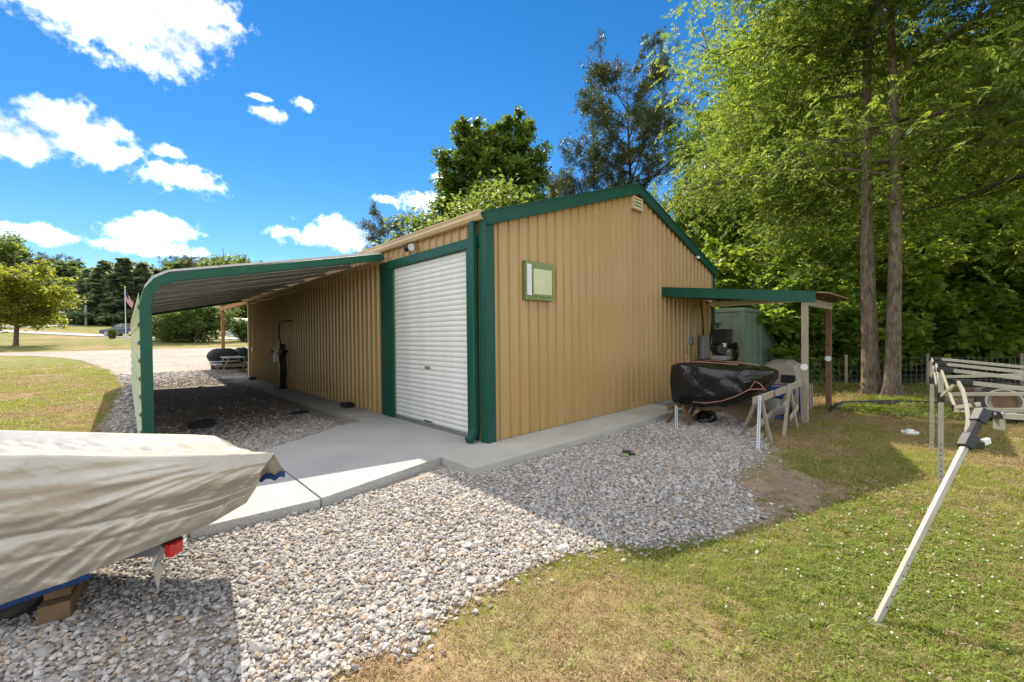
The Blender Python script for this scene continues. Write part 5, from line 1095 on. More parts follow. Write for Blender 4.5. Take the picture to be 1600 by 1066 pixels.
def build_flag():
    b = GP(197, 536.5); D = (b-CAM)@FW; top = PD(196.5, 451, D); R = empty('flagpole', b); tag(R, 'white flagpole with drooping striped flag on the far lawn', 'flagpole')
    mb = MB(); mb.tube([b-np.array([0, 0, 0.2]), (b[0], b[1], top[2])], [0.05, 0.035], 10); mb.build('pole', 'white', R)
    mb = MB(); mb.lathe([(0.001, 0), (0.06, 0.03), (0.08, 0.08), (0.06, 0.13), (0.001, 0.16)], (b[0], b[1], top[2]), n=12); mb.build('finial', 'yellow', R)
    me = bpy.data.meshes.new('flag'); vs, fs, mi = [], [], []; nx = 16; ny = 13; Lf, Hf = 1.75, 1.05; r3 = RT.copy(); r3[2] = 0
    for j in range(ny+1):
        for i in range(nx+1):
            s, t = i/nx, j/ny; x = 0.05+0.62*s+0.03*math.sin(s*9+t*2); z = -t*Hf*(1-0.3*s) - 1.15*s**1.1; yv = 0.10*math.sin(s*14+t*3)*s
            p = np.array([b[0], b[1], top[2]-0.12]) + r3*x + np.array([0, 0, z]) + FW*yv; vs.append(tuple(p-np.array(b)))
    for j in range(ny):
        for i in range(nx): a = j*(nx+1)+i; fs.append((a, a+1, a+nx+2, a+nx+1)); mi.append(2 if (j < 7 and i < nx*0.42) else (0 if j % 2 == 0 else 1))
    me.from_pydata(vs, [], fs)
    for m in ('flag_red', 'flag_white', 'flag_blue'): me.materials.append(M[m])
    me.polygons.foreach_set('material_index', mi); me.polygons.foreach_set('use_smooth', [True]*len(fs)); o = place('flag', me, parent=R)
build_flag()
b = on_ground(135, 92); mb = MB(); mb.tube([b-np.array([0, 0, 0.3]), b+np.array([0, 0, 4.2])], [0.22, 0.18], 10); pr = empty('marker_post', b); mb.build('pole', 'road', pr); tag(pr, 'pale round post standing before the far dark conifers', 'post')
mb = MB(); mb.lathe([(0.25, 0), (0.27, 0.05), (0.05, 0.25), (0.001, 0.26)], b+np.array([0, 0, 4.18]), n=12); mb.build('post_cap', 'road', pr)
def build_shed():
    p = on_ground(379, 66); R = empty('garden_shed', p); tag(R, 'small white metal shed beyond the lawn, seen past the porch post', 'shed')
    mb = MB(); mb.box(p+np.array([0, 0, 1.15]), (3.4, 3.0, 2.3), 0.3); mb.build('wall', 'door', R)
    ca, sa = math.cos(0.3), math.sin(0.3)
    def Q(x, y, z): return p+np.array([x*ca-y*sa, x*sa+y*ca, z])
    mb = MB(); vs = [Q(-1.85, -1.65, 2.3), Q(1.85, -1.65, 2.3), Q(1.85, 0, 2.95), Q(-1.85, 0, 2.95), Q(1.85, 1.65, 2.3), Q(-1.85, 1.65, 2.3)]; mb.add(vs, [(0, 1, 2, 3), (3, 2, 4, 5), (1, 4, 2), (0, 3, 5), (0, 5, 4, 1)]); mb.build('roof', 'white', R)
    mb = MB(); mb.box(Q(-0.4, -1.52, 1.0), (1.1, 0.04, 2.0), 0.3); mb.build('door', 'grey_metal', R)
build_shed()
# ------------------------------------------------------------------ trees
def leaf_quads(P, Dv, Nv, Ln, Wd):
    """one pointed leaf per row: base point P, direction Dv, normal Nv"""
    S = np.cross(Dv, Nv); S /= np.linalg.norm(S, axis=1, keepdims=True)+1e-9
    a = P; c = P + Dv*Ln[:, None]; m = P + Dv*(Ln*0.48)[:, None] + Nv*(Ln*0.06)[:, None]
    b = m + S*(Wd/2)[:, None]; d = m - S*(Wd/2)[:, None]
    V = np.stack([a, b, c, d], 1).reshape(-1, 3); n = len(P); F = (np.arange(n)[:, None]*4 + np.arange(4)[None]).astype(np.int32)
    return V, F
def unit(v): return v/(np.linalg.norm(v, axis=-1, keepdims=True)+1e-9)
def gen_tree(name, seed, height, tr, shape, crown_lo, crown_r, nl, nsub, leaves, ln, lw, lm, bm, droop=0.2, spread=0.5, updir=0.5, needles=False, lean=(0, 0), trunk_n=10, top=0.985, skip=None, compound=0, taper=1.1, clump=0.55):
    """returns (trunk mesh, crown mesh); the tree stands at the origin"""
    R = np.random.default_rng(seed); mb = MB()
    nseg = 14; tp = []
    for i in range(nseg+1):
        t = i/nseg; tp.append(np.array([lean[0]*t*t + 0.12*tr*4*math.sin(t*5+seed), lean[1]*t*t + 0.12*tr*4*math.cos(t*4+seed), height*0.97*t]))
    tp = np.array(tp); rad = [tr*(1.35 if i == 0 else 1.0)*(1-0.93*(i/nseg)**taper) + 0.012 for i in range(nseg+1)]
    if height > 4:
        pts2 = [tp[0]-np.array([0, 0, 0.3]), tp[0]+np.array([0, 0, 0.02]), tp[0]+np.array([0, 0, height*0.02])] + list(tp[1:]); r2 = [tr*1.7, tr*1.5, tr*1.12] + rad[1:]
    else: pts2 = [tp[0]-np.array([0, 0, 0.1])]+list(tp[1:]); r2 = [tr*1.2]+rad[1:]
    mb.tube(pts2, r2, trunk_n)
    tips = []
    def at(t): i = min(int(t*nseg), nseg-1); return tp[i] + (tp[i+1]-tp[i])*(t*nseg-i)
    for k in range(nl):
        f = (k+R.uniform(0, 0.8))/nl; t = crown_lo + (top-crown_lo)*f; p0 = at(min(t, 0.985)); az = k*2.399 + R.uniform(-0.5, 0.5)
        if skip and skip(az, f): continue
        rr = crown_r*shape(f)*R.uniform(0.75, 1.12); el = updir*(0.3+0.9*f) + R.uniform(-0.12, 0.15)
        d = np.array([math.cos(az)*math.cos(el), math.sin(az)*math.cos(el), math.sin(el)]); P = [p0]; n = 6
        for j in range(1, n+1):
            s = j/n; P.append(p0 + d*rr*s + np.array([0, 0, rr*(0.16*s-droop*0.9*s*s)]) + R.normal(0, 0.03*rr, 3)*s)
        r0 = max(0.012, min(rad[min(int(t*nseg), nseg)]*(0.38 if compound else 0.6), (0.02 if compound else 0.035)*rr+0.01)); mb.tube(P, [r0*(1-0.85*j/n)+0.004 for j in range(n+1)], 6, False)
        for q in range(nsub):
            s = R.uniform(0.12, 1.0) if compound else R.uniform(0.25, 1.0); j = min(int(s*n), n-1); b0 = P[j]+(P[j+1]-P[j])*(s*n-j); sd = unit(d*0.7 + R.normal(0, 0.6, 3) + np.array([0, 0, 0.15-droop*0.5])); sl_ = rr*R.uniform(0.18, 0.42)*(1.15-0.45*s)
            e = b0+sd*sl_; e[2] -= droop*sl_*0.5; mb.tube([b0, (b0+e)/2+np.array([0, 0, 0.06*sl_]), e], [r0*0.3+0.004, r0*0.2+0.003, 0.003], 4, False)
            tips.append(((b0+e)/2, sl_*clump)); tips.append((e, sl_*clump))
    C = np.array([t[0] for t in tips]); S = np.array([max(0.12, t[1]) for t in tips]); w = S**1.6; w /= w.sum()
    idx = R.choice(len(C), leaves, p=w)
    if needles:
        per = 9; m = leaves//per; idx = idx[:m]; base = C[idx] + R.normal(0, 1, (m, 3))*S[idx][:, None]*spread
        ax = unit(R.normal(0, 1, (m, 3)) + np.array([0, 0, 0.6])); P = np.repeat(base, per, 0); Dv = unit(np.repeat(ax, per, 0)*0.8 + R.normal(0, 0.65, (m*per, 3)))
    elif compound:
        # feathery leaves: leaflets in pairs along a drooping stalk
        m = leaves//compound; idx = idx[:m]; off = R.normal(0, 1, (m, 3))*spread; off[:, 2] *= 0.6; base = C[idx] + off*S[idx][:, None]
        az = R.uniform(0, 6.283, m); sd = np.stack([np.cos(az), np.sin(az), R.uniform(-0.7, 0.35, m)], 1); sd = unit(sd); sl = ln*R.uniform(2.0, 3.1, m); side = unit(np.cross(sd, np.array([0, 0, 1.0])))
        Ps, Ds = [], []
        for j in range(compound):
            t = (j//2+1)/((compound+1)//2); sg = 1 if j % 2 else -1
            if j == compound-1 and compound % 2: sg = 0
            p = base + sd*(sl*t)[:, None] + np.array([0, 0, -1.0])*(sl*0.22*t*t)[:, None]; dv = unit(sd*0.75 + side*sg*0.8 + np.array([0, 0, -0.2-0.4*t]) + R.normal(0, 0.14, (m, 3))); Ps.append(p); Ds.append(dv)
        P, Dv = np.concatenate(Ps), np.concatenate(Ds)
    else:
        off = R.normal(0, 1, (leaves, 3))*spread; off[:, 2] *= 0.6; P = C[idx] + off*S[idx][:, None]
        Dv = unit(R.normal(0, 1, (leaves, 3))*np.array([1, 1, 0.55]) + np.array([0, 0, -droop*2.2]))
    Nv = unit(np.cross(Dv, R.normal(0, 1, Dv.shape))); up = np.array([0, 0, 1.0]); Nv = unit(Nv + up*0.9*np.sign(Nv[:, 2:3]+1e-6)*1.0); Nv = unit(Nv - Dv*(Nv*Dv).sum(1, keepdims=True))
    Ln = ln*R.uniform(0.6, 1.3, len(P)); Wd = Ln*lw*R.uniform(0.8, 1.2, len(P))
    V, F = leaf_quads(P, Dv, Nv, Ln, Wd)
    crown = npmesh('crown', V, F, lm)
    tm = bpy.data.meshes.new('trunk'); tm.from_pydata(mb.v, [], mb.f); tm.materials.append(bm); tm.polygons.foreach_set('use_smooth', [True]*len(tm.polygons))
    return tm, crown
def plant(name, meshes, loc, label, cat='tree', group=None, rz=0.0, sc=1.0):
    R = empty(name, loc); R.rotation_euler.z = rz; R.scale = (sc, sc, sc) if not hasattr(sc, '__len__') else sc; tag(R, label, cat, group)
    place('trunk', meshes[0], parent=R); place('crown', meshes[1], parent=R); return R
round_ = lambda f: math.sin(math.pi*min(1, 0.16+0.80*f))**0.7
dome = lambda f: (1-f**2.2)**0.5*0.95+0.08
cone = lambda f: 1.02-f*0.95
tall = lambda f: (0.72+0.5*math.sin(math.pi*min(1, f*0.9+0.05)))*(1-f**4*0.75)*0.8
pinef = lambda f: 0.55+0.5*math.sin(math.pi*min(1, 0.15+0.75*f))

def build_trees():
    # the two pecans by the fence
    pec = gen_tree('pecan', 5, 17.5, 0.195, dome, 0.33, 5.8, 36, 16, 112000, 0.135, 0.34, M['leaf_near'], M['bark'], droop=0.42, spread=0.55, updir=0.58, trunk_n=16, compound=9, taper=0.8, clump=0.62, skip=lambda az, f: math.cos(az+0.4) < -0.25 and f < 0.27)
    pec2 = gen_tree('pecan', 9, 16.5, 0.172, dome, 0.35, 5.6, 34, 15, 105000, 0.135, 0.34, M['leaf_near'], M['bark'], droop=0.42, spread=0.55, updir=0.6, trunk_n=16, lean=(0.3, -0.2), compound=9, taper=0.8, clump=0.62, skip=lambda az, f: math.cos(az+2.0) < -0.25 and f < 0.27)
    a, b = GP(1361, 616), GP(1398, 621)
    plant('pecan_tree', pec, a, 'thick grey-brown trunk with wide crown, standing closer to the lean-to', rz=0.4)
    plant('pecan_tree', pec2, b, 'slightly thinner twin trunk beside the canopy frame, bark dark at mid height', rz=2.0)
    # an overhanging neighbour at the right with a long bare limb
    nb = gen_tree('overhang', 21, 15.0, 0.22, dome, 0.36, 5.6, 32, 14, 80000, 0.14, 0.34, M['leaf_near'], M['bark_dark'], droop=0.45, spread=0.55, updir=0.4, compound=9, taper=0.8, clump=0.62)
    plant('pecan_tree', nb, on_ground(1760, 9.0), 'drooping leafy boughs on dark limbs reaching in over the canopy frame', rz=1.1)
    # woodland
    protos = [gen_tree('wood_a', 31, 19, 0.22, tall, 0.10, 5.0, 36, 10, 27000, 0.25, 0.62, M['leaf_wood'], M['bark_dark'], droop=0.12, spread=0.75, updir=0.35),
              gen_tree('wood_b', 32, 16, 0.17, tall, 0.07, 4.4, 32, 10, 24000, 0.25, 0.66, M['leaf_wood2'], M['bark_dark'], droop=0.15, spread=0.75, updir=0.3),
              gen_tree('wood_c', 33, 21, 0.26, tall, 0.16, 5.4, 36, 10, 27000, 0.26, 0.62, M['leaf_wood2'], M['bark'], droop=0.12, spread=0.75, updir=0.4)]
    und = [gen_tree('under_a', 41, 4.2, 0.05, round_, 0.05, 2.2, 20, 7, 6500, 0.26, 0.6, M['leaf_wood'], M['bark_dark'], droop=0.1, spread=0.8, updir=0.3),
           gen_tree('under_b', 42, 6.5, 0.07, tall, 0.04, 2.6, 24, 7, 9000, 0.28, 0.6, M['leaf_wood2'], M['bark_dark'], droop=0.1, spread=0.8, updir=0.25)]
    r = random.Random(5)
    spots = [(1102, 27, 1, 0.72), (1142, 24.5, 1, 0.8), (1192, 25, 0, 1.0), (1242, 22.5, 2, 0.95), (1290, 26, 0, 1.05), (1345, 23, 1, 1.05), (1400, 26, 2, 1.0), (1450, 22.5, 0, 0.95), (1500, 25, 1, 1.15), (1555, 22, 2, 0.85), (1610, 24, 0, 1.0), (1670, 21.5, 1, 1.05), (1740, 23, 2, 1.0),
             (1215, 34, 0, 1.1), (1330, 35, 0, 1.15), (1470, 35, 2, 1.05), (1600, 35, 0, 1.1)]
    for i, (u, D, k, s) in enumerate(spots):
        p = on_ground(u, D)
        lab = ['dark green broadleaf tree leafy to the ground in the wood beyond the fence', 'mid green maple with layered low boughs in the wood beyond the fence', 'tall yellow-green broadleaf tree in the wood beyond the fence'][k]
        plant('woodland_tree', protos[k], p, lab, 'tree', 'woodland trees beyond the fence' + ('', ' with layered boughs', ' with yellow-green crowns')[k], rz=r.uniform(0, 6.3), sc=s*r.uniform(0.92, 1.08))
    for i in range(34):
        u = 1085 + i*19.5 + r.uniform(-14, 14); D = r.choice([14.6, 15.6, 17.0, 20, 25]) + r.uniform(-0.4, 0.8); p = on_ground(u, D)
        if p[0] < 13.4 and u < 1215: p = on_ground(u, 18.5+r.uniform(0, 3))
        k = i % 2
        plant('understory_shrub', und[k], p, ['low dark shrub filling the shade below the woodland trees', 'slender leafy sapling below the woodland trees'][k], 'shrub', ['shrubs under the wood edge', 'saplings under the wood edge'][k], rz=r.uniform(0, 6.3), sc=r.uniform(0.75, 1.15))
    # trees behind the building
    tul = [gen_tree('tulip', 51, 22, 0.25, lambda f: 1.0-0.72*f**1.6, 0.12, 5.6, 84, 11, 60000, 0.38, 0.7, M['leaf_tulip'], M['bark_dark'], droop=0.05, spread=0.8, updir=0.42, clump=0.5)]
    def toppx(u, v, D, h0): z = 1.6 + (525.5-(u-800)*0.0105-v)/FPX*D; g = on_ground(u, D); return g, (z-g[2])/h0
    g, s = toppx(743, 190, 40, 22); plant('tulip_tree', tul[0], g, 'tall dark green tree behind the roof, broader of the close pair', rz=0.5, sc=(s*0.95, s*0.95, s))
    g, s = toppx(806, 180, 41, 22); plant('tulip_tree', tul[0], g, 'tall dark green tree behind the roof, the one with the narrow pointed top', rz=2.6, sc=(s*0.85, s*0.85, s))
    pale = gen_tree('pale', 61, 9, 0.16, round_, 0.15, 4.2, 40, 10, 34000, 0.24, 0.6, M['leaf_far'], M['bark_dark'], droop=0.05, spread=0.8, updir=0.75, top=0.62)
    g, s = toppx(755, 272, 31, 9); plant('pale_tree', pale, g, 'rounded pale green tree rising over the gutter in front of taller trees', rz=0.2, sc=s)
    pine = gen_tree('pine', 71, 24, 0.32, pinef, 0.46, 5.4, 26, 13, 56000, 0.36, 0.12, M['leaf_pine'], M['bark_pine'], droop=-0.10, spread=0.36, updir=0.55, needles=True, clump=0.55)
    g, s = toppx(985, 66, 30, 27.6); plant('pine_tree', pine, g, 'tall open-crowned pine with reddish trunk behind the roof ridge', rz=1.0, sc=s)
    g, s = toppx(928, 200, 31, 27.6); plant('pine_tree', pine, g, 'leaning shorter pine beside the tall open-crowned pine', rz=3.4, sc=s*0.98)
    g, s = toppx(866, 296, 60, 24); plant('pine_tree', pine, g, 'small far pine top just showing above the roof slope', rz=2.4, sc=s)
    # far left
    lawn_maple = gen_tree('lawn_maple', 81, 9.3, 0.19, round_, 0.20, 4.5, 30, 9, 17000, 0.30, 0.7, M['leaf_pale'], M['bark'], droop=0.12, spread=0.62, updir=0.7, top=0.72)
    b = GP(27, 541); plant('lawn_maple', lawn_maple, b, 'young yellow-green maple with forked pale trunk alone on the far lawn', rz=0.6, sc=((b-CAM)@FW)/42)
    cyp = gen_tree('cypress', 91, 15, 0.3, cone, 0.03, 3.6, 70, 8, 26000, 0.6, 0.6, M['leaf_cyp'], M['bark_dark'], droop=0.05, spread=0.6, updir=0.35)
    for i, (u, v, D) in enumerate(((118, 430, 104), (143, 418, 100), (168, 405, 98), (196, 401, 97), (222, 408, 98), (246, 418, 101), (268, 428, 106))):
        g, s = toppx(u, v, D, 15); plant('cypress_tree', cyp, g, 'dense haze-tinted conifer in the tall row behind the flagpole', 'tree', 'conifer row behind the flagpole', rz=i*1.3, sc=(s*1.55, s*1.55, s))
    far = gen_tree('far_tree', 95, 14, 0.28, round_, 0.14, 6.4, 44, 9, 30000, 0.5, 0.65, M['leaf_far'], M['bark_dark'], droop=0.05, spread=0.7, updir=0.85, top=0.6)
    fard = gen_tree('far_dark', 96, 14, 0.28, tall, 0.06, 5.5, 34, 8, 12000, 0.62, 0.65, M['leaf_shrub'], M['bark_dark'], droop=0.05, spread=0.7, updir=0.45)
    g, s = toppx(352, 384, 78, 14); plant('oak_tree', far, g, 'large rounded pale green tree rising above the carport roof', rz=0.4, sc=(s*0.82, s*0.82, s))
    g, s = toppx(458, 392, 95, 14); plant('oak_tree', far, g, 'small rounded green treetop above the far end of the carport roof', rz=2.4, sc=(s*0.42, s*0.42, s*0.98))
    g, s = toppx(542, 388, 90, 14); plant('oak_tree', far, g, 'light green treetop just showing over the carport roof by the gutter', rz=4.4, sc=(s*0.45, s*0.45, s*0.95))
    g, s = toppx(607, 356, 70, 24); plant('pine_tree', pine, g, 'dark far pine top behind the gutter above the carport', rz=5.0, sc=s*1.05)
    g, s = toppx(-14, 345, 70, 14); plant('edge_tree', far, g, 'tall dark green tree behind the lawn maple', rz=1.0, sc=(s*0.7, s*0.7, s))
    for i, (u, v, D) in enumerate(((45, 412, 140), (75, 408, 145), (100, 412, 142), (285, 410, 140), (312, 412, 138), (395, 430, 120), (425, 432, 118), (330, 425, 120), (20, 420, 135), (-30, 400, 140))):
        g, s = toppx(u, v, D, 24); plant('pine_tree', pine, g, 'hazy far pine in the tree line beyond the road', 'tree', 'far pines beyond the road', rz=i*0.9, sc=(s*1.25, s*1.25, s))
    for i, (u, D, s) in enumerate(((15, 112, 0.62), (48, 118, 0.55), (82, 116, 0.6), (108, 112, 0.5), (150, 118, 0.55), (-20, 110, 0.7), (300, 110, 0.8), (335, 100, 0.75), (400, 95, 0.8), (372, 84, 0.62))):
        plant('far_tree', fard, on_ground(u, D), 'low dark green tree below the far pines', 'tree', 'low far trees beyond the road', rz=i*1.7, sc=(s*1.3, s*1.3, s))
    for i in range(26):
        u = -45+i*33 if i < 15 else -80-(i-15)*52; g, s = toppx(u, 414+7*math.sin(i*2.3), 128+6*(i % 3), 14); plant('far_tree', fard, g, 'tall hazy tree in the continuous tree line behind the far road', 'tree', 'tree line behind the far road', rz=i*1.1, sc=(s*0.9, s*0.9, s))
    bush = gen_tree('bush', 101, 3.6, 0.12, round_, 0.03, 3.2, 40, 8, 14000, 0.26, 0.55, M['leaf_shrub'], M['bark_dark'], droop=0.12, spread=0.75, updir=0.35)
    g = on_ground(300, 42); plant('lawn_bush', bush, g, 'big spreading grey-green bush on the lawn, seen under the carport roof', 'bush', rz=0.3, sc=(1.0, 1.0, 0.98))
    g = on_ground(268, 43.5); plant('lawn_bush', bush, g, 'smaller bush joined to the left flank of the big spreading one', 'bush', rz=2.3, sc=(0.7, 0.7, 0.75))
    g = on_ground(386, 46); plant('lawn_bush', bush, g, 'bush in front of the white shed', 'bush', rz=4.3, sc=(0.5, 0.5, 0.62))
    g = GP(176, 529.5); plant('lawn_shrub', bush, g, 'little bright shrub on the lawn in front of the parked car', 'bush', rz=1.3, sc=(0.13, 0.13, 0.26))
build_trees()

# ------------------------------------------------------------------ loose stones and grass
def scatter(name, protos, P, rot, sc, label=None):
    """stones or tufts standing on the points P: one object, nobody could count them"""
    for i, (pr) in enumerate(protos):
        sel = slice(i, None, len(protos)); me = bpy.data.meshes.new(name); p = P[sel].astype(np.float32); me.vertices.add(len(p)); me.vertices.foreach_set('co', p.ravel())
        a = me.attributes.new('rot', 'FLOAT_VECTOR', 'POINT'); a.data.foreach_set('vector', rot[sel].astype(np.float32).ravel())
        a = me.attributes.new('scl', 'FLOAT_VECTOR', 'POINT'); a.data.foreach_set('vector', sc[sel].astype(np.float32).ravel())
        o = bpy.data.objects.new(name, me); COL.objects.link(o); tag(o, kind='stuff')
        g = bpy.data.node_groups.new(name, 'GeometryNodeTree'); g.interface.new_socket('Geometry', in_out='INPUT', socket_type='NodeSocketGeometry'); g.interface.new_socket('Geometry', in_out='OUTPUT', socket_type='NodeSocketGeometry')
        N, L = g.nodes, g.links; gi, go, ip, oi = N.new('NodeGroupInput'), N.new('NodeGroupOutput'), N.new('GeometryNodeInstanceOnPoints'), N.new('GeometryNodeObjectInfo')
        oi.inputs['Object'].default_value = pr; oi.inputs['As Instance'].default_value = True
        def attr(n):
            q = N.new('GeometryNodeInputNamedAttribute'); q.data_type = 'FLOAT_VECTOR'; q.inputs['Name'].default_value = n; return q.outputs[0]
        e2r = N.new('FunctionNodeEulerToRotation'); L.new(attr('rot'), e2r.inputs[0]); L.new(e2r.outputs[0], ip.inputs['Rotation']); L.new(attr('scl'), ip.inputs['Scale'])
        L.new(gi.outputs[0], ip.inputs['Points']); L.new(oi.outputs['Geometry'], ip.inputs['Instance']); L.new(ip.outputs[0], go.inputs[0])
        md = o.modifiers.new('scatter', 'NODES'); md.node_group = g
def proto(name, me): return bpy.data.objects.new(name, me)
def build_stones():
    protos = []
    for s in range(7):
        bm = bmesh.new(); bmesh.ops.create_icosphere(bm, subdivisions=1, radius=1.0); R = random.Random(s)
        for v in bm.verts:
            q = 0.72+0.38*R.random(); v.co = Vector((v.co.x*q*0.5, v.co.y*q*0.36, v.co.z*q*0.25))
        geom = bmesh.ops.convex_hull(bm, input=bm.verts); bmesh.ops.delete(bm, geom=[e for e in geom['geom_interior'] if isinstance(e, bmesh.types.BMVert)], context='VERTS')
        me = bpy.data.meshes.new('stone'); bm.to_mesh(me); bm.free(); me.materials.append(M['stone']); protos.append(proto('stone', me))
    bands = [((-6.5, -5.5, 6.0, 3.2), 3300, 0.0285), ((-4.6, 3.2, -0.86, 9.0), 1100, 0.040), ((-4.6, 9.0, -0.86, 20.0), 260, 0.06)]
    allP, allS = [], []
    for (x0, y0, x1, y1), dens, size in bands:
        n = int((x1-x0)*(y1-y0)*dens); P = np.stack([NR.uniform(x0, x1, n), NR.uniform(y0, y1, n)], 1)
        edge = P + NR.normal(0, 0.05, P.shape); keep = inpoly(edge, GRAVEL_POLY)
        slab = (P[:, 0] > -3.58) & (P[:, 0] < -0.02) & (P[:, 1] > -0.40) & (P[:, 1] < 1.95) | (P[:, 0] > -2.4) & (P[:, 0] < 0) & (P[:, 1] > -0.3) & (P[:, 1] < 3.0+(P[:, 0]+0.86)*0.6) | (P[:, 0] > -0.90) & (P[:, 1] > -0.79) & (P[:, 0] < 4.9) | (P[:, 0] > -0.64) & (P[:, 1] > 2.9)
        front = (P[:, 0] > -2.6) & (P[:, 0] < -0.9) & (P[:, 1] > -0.09+(P[:, 0]+0.9)*0.217) & (P[:, 1] < 1)
        keep &= ~slab & ~front & (P[:, 0] < 5.3)
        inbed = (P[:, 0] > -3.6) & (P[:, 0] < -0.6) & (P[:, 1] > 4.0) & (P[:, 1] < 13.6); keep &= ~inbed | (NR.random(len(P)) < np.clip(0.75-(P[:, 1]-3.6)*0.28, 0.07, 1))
        thin = np.array([mnoise.noise(Vector((p[0]*0.9, p[1]*0.9, 7.7))) for p in P]); keep &= NR.random(len(P)) < np.clip(1.05-thin*1.1, 0.35, 1)
        dcam = np.linalg.norm(P-CAM[:2], axis=1); vis = ((P-CAM[:2])@FW[:2] > 0.9) & (np.abs((P-CAM[:2])@RT[:2]) < 1.5*((P-CAM[:2])@FW[:2])+0.5); keep &= vis
        # worn thin patches towards the grass on the right
        P = P[keep]; s = size*np.exp(NR.normal(0, 0.36, len(P))); worn = (P[:, 0] > -0.4) & (P[:, 1] < -2.9); k2 = ~worn | (NR.random(len(P)) < 0.45); P, s = P[k2], s[k2]
        allP.append(np.column_stack([P, tz(P[:, 0], P[:, 1])+0.006+0.10*s+NR.uniform(0, 0.012, len(P))])); allS.append(s)
    # strays in the grass along the edge
    e = np.array(GRAVEL_EDGE); q = e[NR.integers(0, len(e), 420)] + NR.normal(0, 0.14, (420, 2)); s = 0.03*np.exp(NR.normal(0, 0.3, 420)); allP.append(np.column_stack([q, tz(q[:, 0], q[:, 1])+0.01])); allS.append(s)
    P, s = np.concatenate(allP), np.concatenate(allS); o = NR.permutation(len(P)); P, s = P[o], s[o]; n = len(P)
    rot = np.stack([NR.normal(0, 0.33, n), NR.normal(0, 0.33, n), NR.uniform(0, 6.28, n)], 1); sc = np.stack([s*NR.uniform(0.85, 1.3, n), s*NR.uniform(0.8, 1.2, n), s*NR.uniform(0.8, 1.5, n)], 1)
    scatter('gravel_stones', protos, P, rot, sc)
build_stones()
def tuft_mesh(name, seed, nb, h, spread, w, m, curl=0.5):
    R = np.random.default_rng(seed); V, F = [], []
    for i in range(nb):
        a = R.uniform(0, 6.28); r = spread*math.sqrt(R.random()); b = np.array([r*math.cos(a), r*math.sin(a), -0.005]); az = R.uniform(0, 6.28); hh = h*R.uniform(0.45, 1.15); d = np.array([math.cos(az), math.sin(az), 0])*hh*curl*R.uniform(0.3, 1.3); s = np.array([-math.sin(az), math.cos(az), 0])*w*R.uniform(0.7, 1.3)
        m1 = b+d*0.3+np.array([0, 0, hh*0.6]); t = b+d+np.array([0, 0, hh*R.uniform(0.7, 1.0)]); k = len(V); V += [b-s/2, b+s/2, m1+s*0.42, m1-s*0.42, t]; F += [(k, k+1, k+2, k+3), (k+3, k+2, k+4)]
    me = bpy.data.meshes.new(name); me.from_pydata([tuple(v) for v in V], [], F); me.materials.append(M[m]); return me
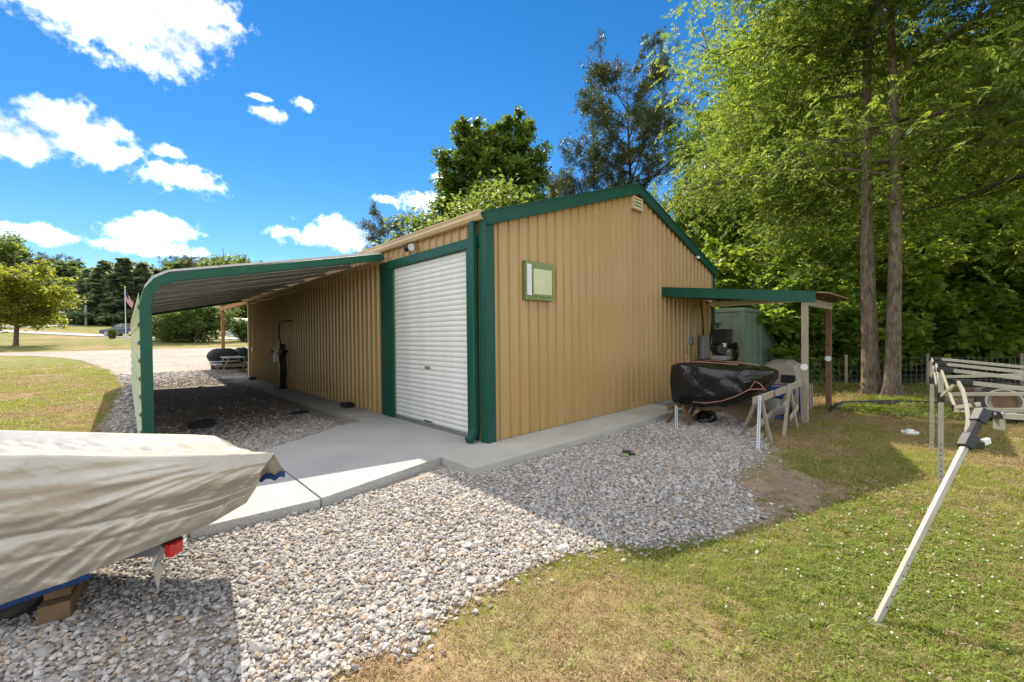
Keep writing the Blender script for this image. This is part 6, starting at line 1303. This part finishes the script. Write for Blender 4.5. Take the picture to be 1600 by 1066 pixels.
def build_grass():
    green = [proto('tuft', tuft_mesh('tuft', k, 24, 0.036, 0.07, 0.0042, 'blade', 0.9)) for k in range(3)]
    dry = [proto('dry_tuft', tuft_mesh('dry_tuft', k+10, 26, 0.022, 0.08, 0.004, 'dryblade', 1.9)) for k in range(3)]
    V, F = [], []; R = np.random.default_rng(4)
    for i in range(16):
        c = np.array([*(R.normal(0, 0.045, 2)), R.uniform(0.018, 0.045)])
        for j in range(3):
            a = j*2.1+R.uniform(0, 6); d = np.array([math.cos(a), math.sin(a), R.uniform(-0.2, 0.3)])*0.014; s = np.array([-math.sin(a), math.cos(a), 0])*0.0075; k = len(V); V += [c, c+d*0.6+s, c+d*1.15, c+d*0.6-s]; F.append((k, k+1, k+2, k+3))
    me = bpy.data.meshes.new('clover_patch'); me.from_pydata([tuple(v) for v in V], [], F); me.materials.append(M['clover']); clover = [proto('clover_patch', me)]
    bm = bmesh.new(); bmesh.ops.create_icosphere(bm, subdivisions=1, radius=0.010); me = bpy.data.meshes.new('clover_flower'); bm.to_mesh(me); bm.free(); me.materials.append(M['flower']); flower = [proto('clover_flower', me)]
    def patch(P, f=0.55, s=0):
        q = np.array([mnoise.noise(Vector((p[0]*f, p[1]*f, s))) + 0.5*mnoise.noise(Vector((p[0]*f*3.1, p[1]*f*3.1, s+5))) for p in P]); return q
    def field(n, near, far):
        # points over the visible lawn, spread evenly on the ground between two distances from the camera
        d = np.sqrt(NR.uniform(near**2, far**2, n)); a = NR.uniform(-0.98, 0.98, n); ca = math.atan2(FW[1], FW[0]); P = np.stack([CAM[0]+d*np.cos(ca+a), CAM[1]+d*np.sin(ca+a)], 1); return P
    def free(P, m=0.0):
        k = ~inpoly(P + NR.normal(0, 0.06, P.shape), GRAVEL_POLY)
        k &= ~inpoly(P + NR.normal(0, 0.05, P.shape), BARE) | (NR.random(len(P)) < 0.22)
        k &= ~((P[:, 0] > -0.1) & (P[:, 0] < W+0.2) & (P[:, 1] > -0.9))
        k &= ~((P[:, 0] > 4.4) & (P[:, 0] < 8.2) & (P[:, 1] > -2.6) & (P[:, 1] < 1)); k &= (P[:, 0] < 13.5) | (P[:, 1] > 8); return k
    def put(name, protos, P, smin, smax, tilt=0.2):
        n = len(P); s = NR.uniform(smin, smax, n); rot = np.stack([NR.normal(0, tilt, n), NR.normal(0, tilt, n), NR.uniform(0, 6.28, n)], 1)
        scatter(name, protos, np.column_stack([P, tz(P[:, 0], P[:, 1])]), rot, np.stack([s]*3, 1))
    for near, far, n, s0, s1 in ((1.2, 5.5, 30000, 0.55, 1.1), (5.5, 12, 42000, 0.8, 1.5), (12, 32, 72000, 1.5, 2.7)):
        P = field(n, near, far); P = P[free(P)]; q = patch(P, 0.55, 0) ; dd = np.linalg.norm(P-CAM[:2], axis=1); fade = np.clip((33-dd)/15, 0, 1); fore = np.clip(0.62-0.45*((P-CAM[:2])@RT[:2] < 1.2)*(dd < 5), 0, 1); keep = NR.random(len(P)) < np.clip(0.5*fore/0.62+q*1.5, 0.05, 1.0)*fade; put('grass_tufts', green, P[keep], s0, s1)
        P = field(int(n*0.75), near, far); P = P[free(P)]; q = patch(P, 0.55, 0); dd = np.linalg.norm(P-CAM[:2], axis=1); keep = NR.random(len(P)) < np.clip(0.75-q*1.2, 0.25, 1.0)*np.clip((33-dd)/15, 0, 1); put('dry_grass', dry, P[keep], s0, s1*1.1, 0.3)
    c = GP(1400, 850)[:2]; P = c + NR.normal(0, 1, (3000, 2))*np.array([0.95, 0.45]); P = P[free(P)]; put('clover', clover, P, 0.45, 0.8)
    P2 = P[NR.random(len(P)) < 0.05]; n = len(P2); s = NR.uniform(0.45, 0.8, n); scatter('clover_flowers', flower, np.column_stack([P2, tz(P2[:, 0], P2[:, 1])+0.034]), np.zeros((n, 3)), np.stack([s]*3, 1))
    a, b = GP(1400, 650)[:2], GP(1330, 625)[:2]; P = np.concatenate([GP(u, v)[None, :2] + NR.normal(0, 0.25, (60, 2)) for u, v in ((1380, 646), (1420, 648), (1450, 640), (1340, 640), (1500, 648), (1400, 628), (1440, 626))]); P = P[free(P)]; n = len(P); scatter('clover_flowers', flower, np.column_stack([P, tz(P[:, 0], P[:, 1])+0.05]), np.zeros((n, 3)), np.full((n, 3), 1.6)); put('clover', clover, P, 1.5, 2.4)
    V, F = [], []
    for i in range(5):
        c = np.array([*(R.normal(0, 0.10, 2)), R.uniform(0.006, 0.03)]); a = R.uniform(0, 6.28); d = np.array([math.cos(a), math.sin(a), R.uniform(-0.3, 0.4)])*R.uniform(0.02, 0.045); s = np.array([-math.sin(a), math.cos(a), R.uniform(-0.4, 0.4)])*R.uniform(0.008, 0.016); k = len(V); V += [c-d, c+s, c+d, c-s]; F.append((k, k+1, k+2, k+3))
    me = bpy.data.meshes.new('fallen_leaves'); me.from_pydata([tuple(v) for v in V], [], F); me.materials.append(M['litter'])
    P = field(5200, 1.2, 11); P = P[free(P)]; P = P[NR.random(len(P)) < np.clip(0.35-patch(P, 0.7, 4)*1.6, 0.03, 1)]; put('fallen_leaves', [proto('fallen_leaves', me)], P, 0.35, 0.75, 0.1)
    # taller weeds at the foot of the fence
    P = np.array([(12.45, -2.6), (12.3, -2.3), (12.8, -2.9), (12.1, -1.9), (13.2, -3.3), (11.6, -2.6), (13.9, -4.0)]); P = np.repeat(P, 6, 0)+NR.normal(0, 0.18, (42, 2)); put('tall_weeds', green, P, 3.5, 7.0, 0.15)
build_grass()
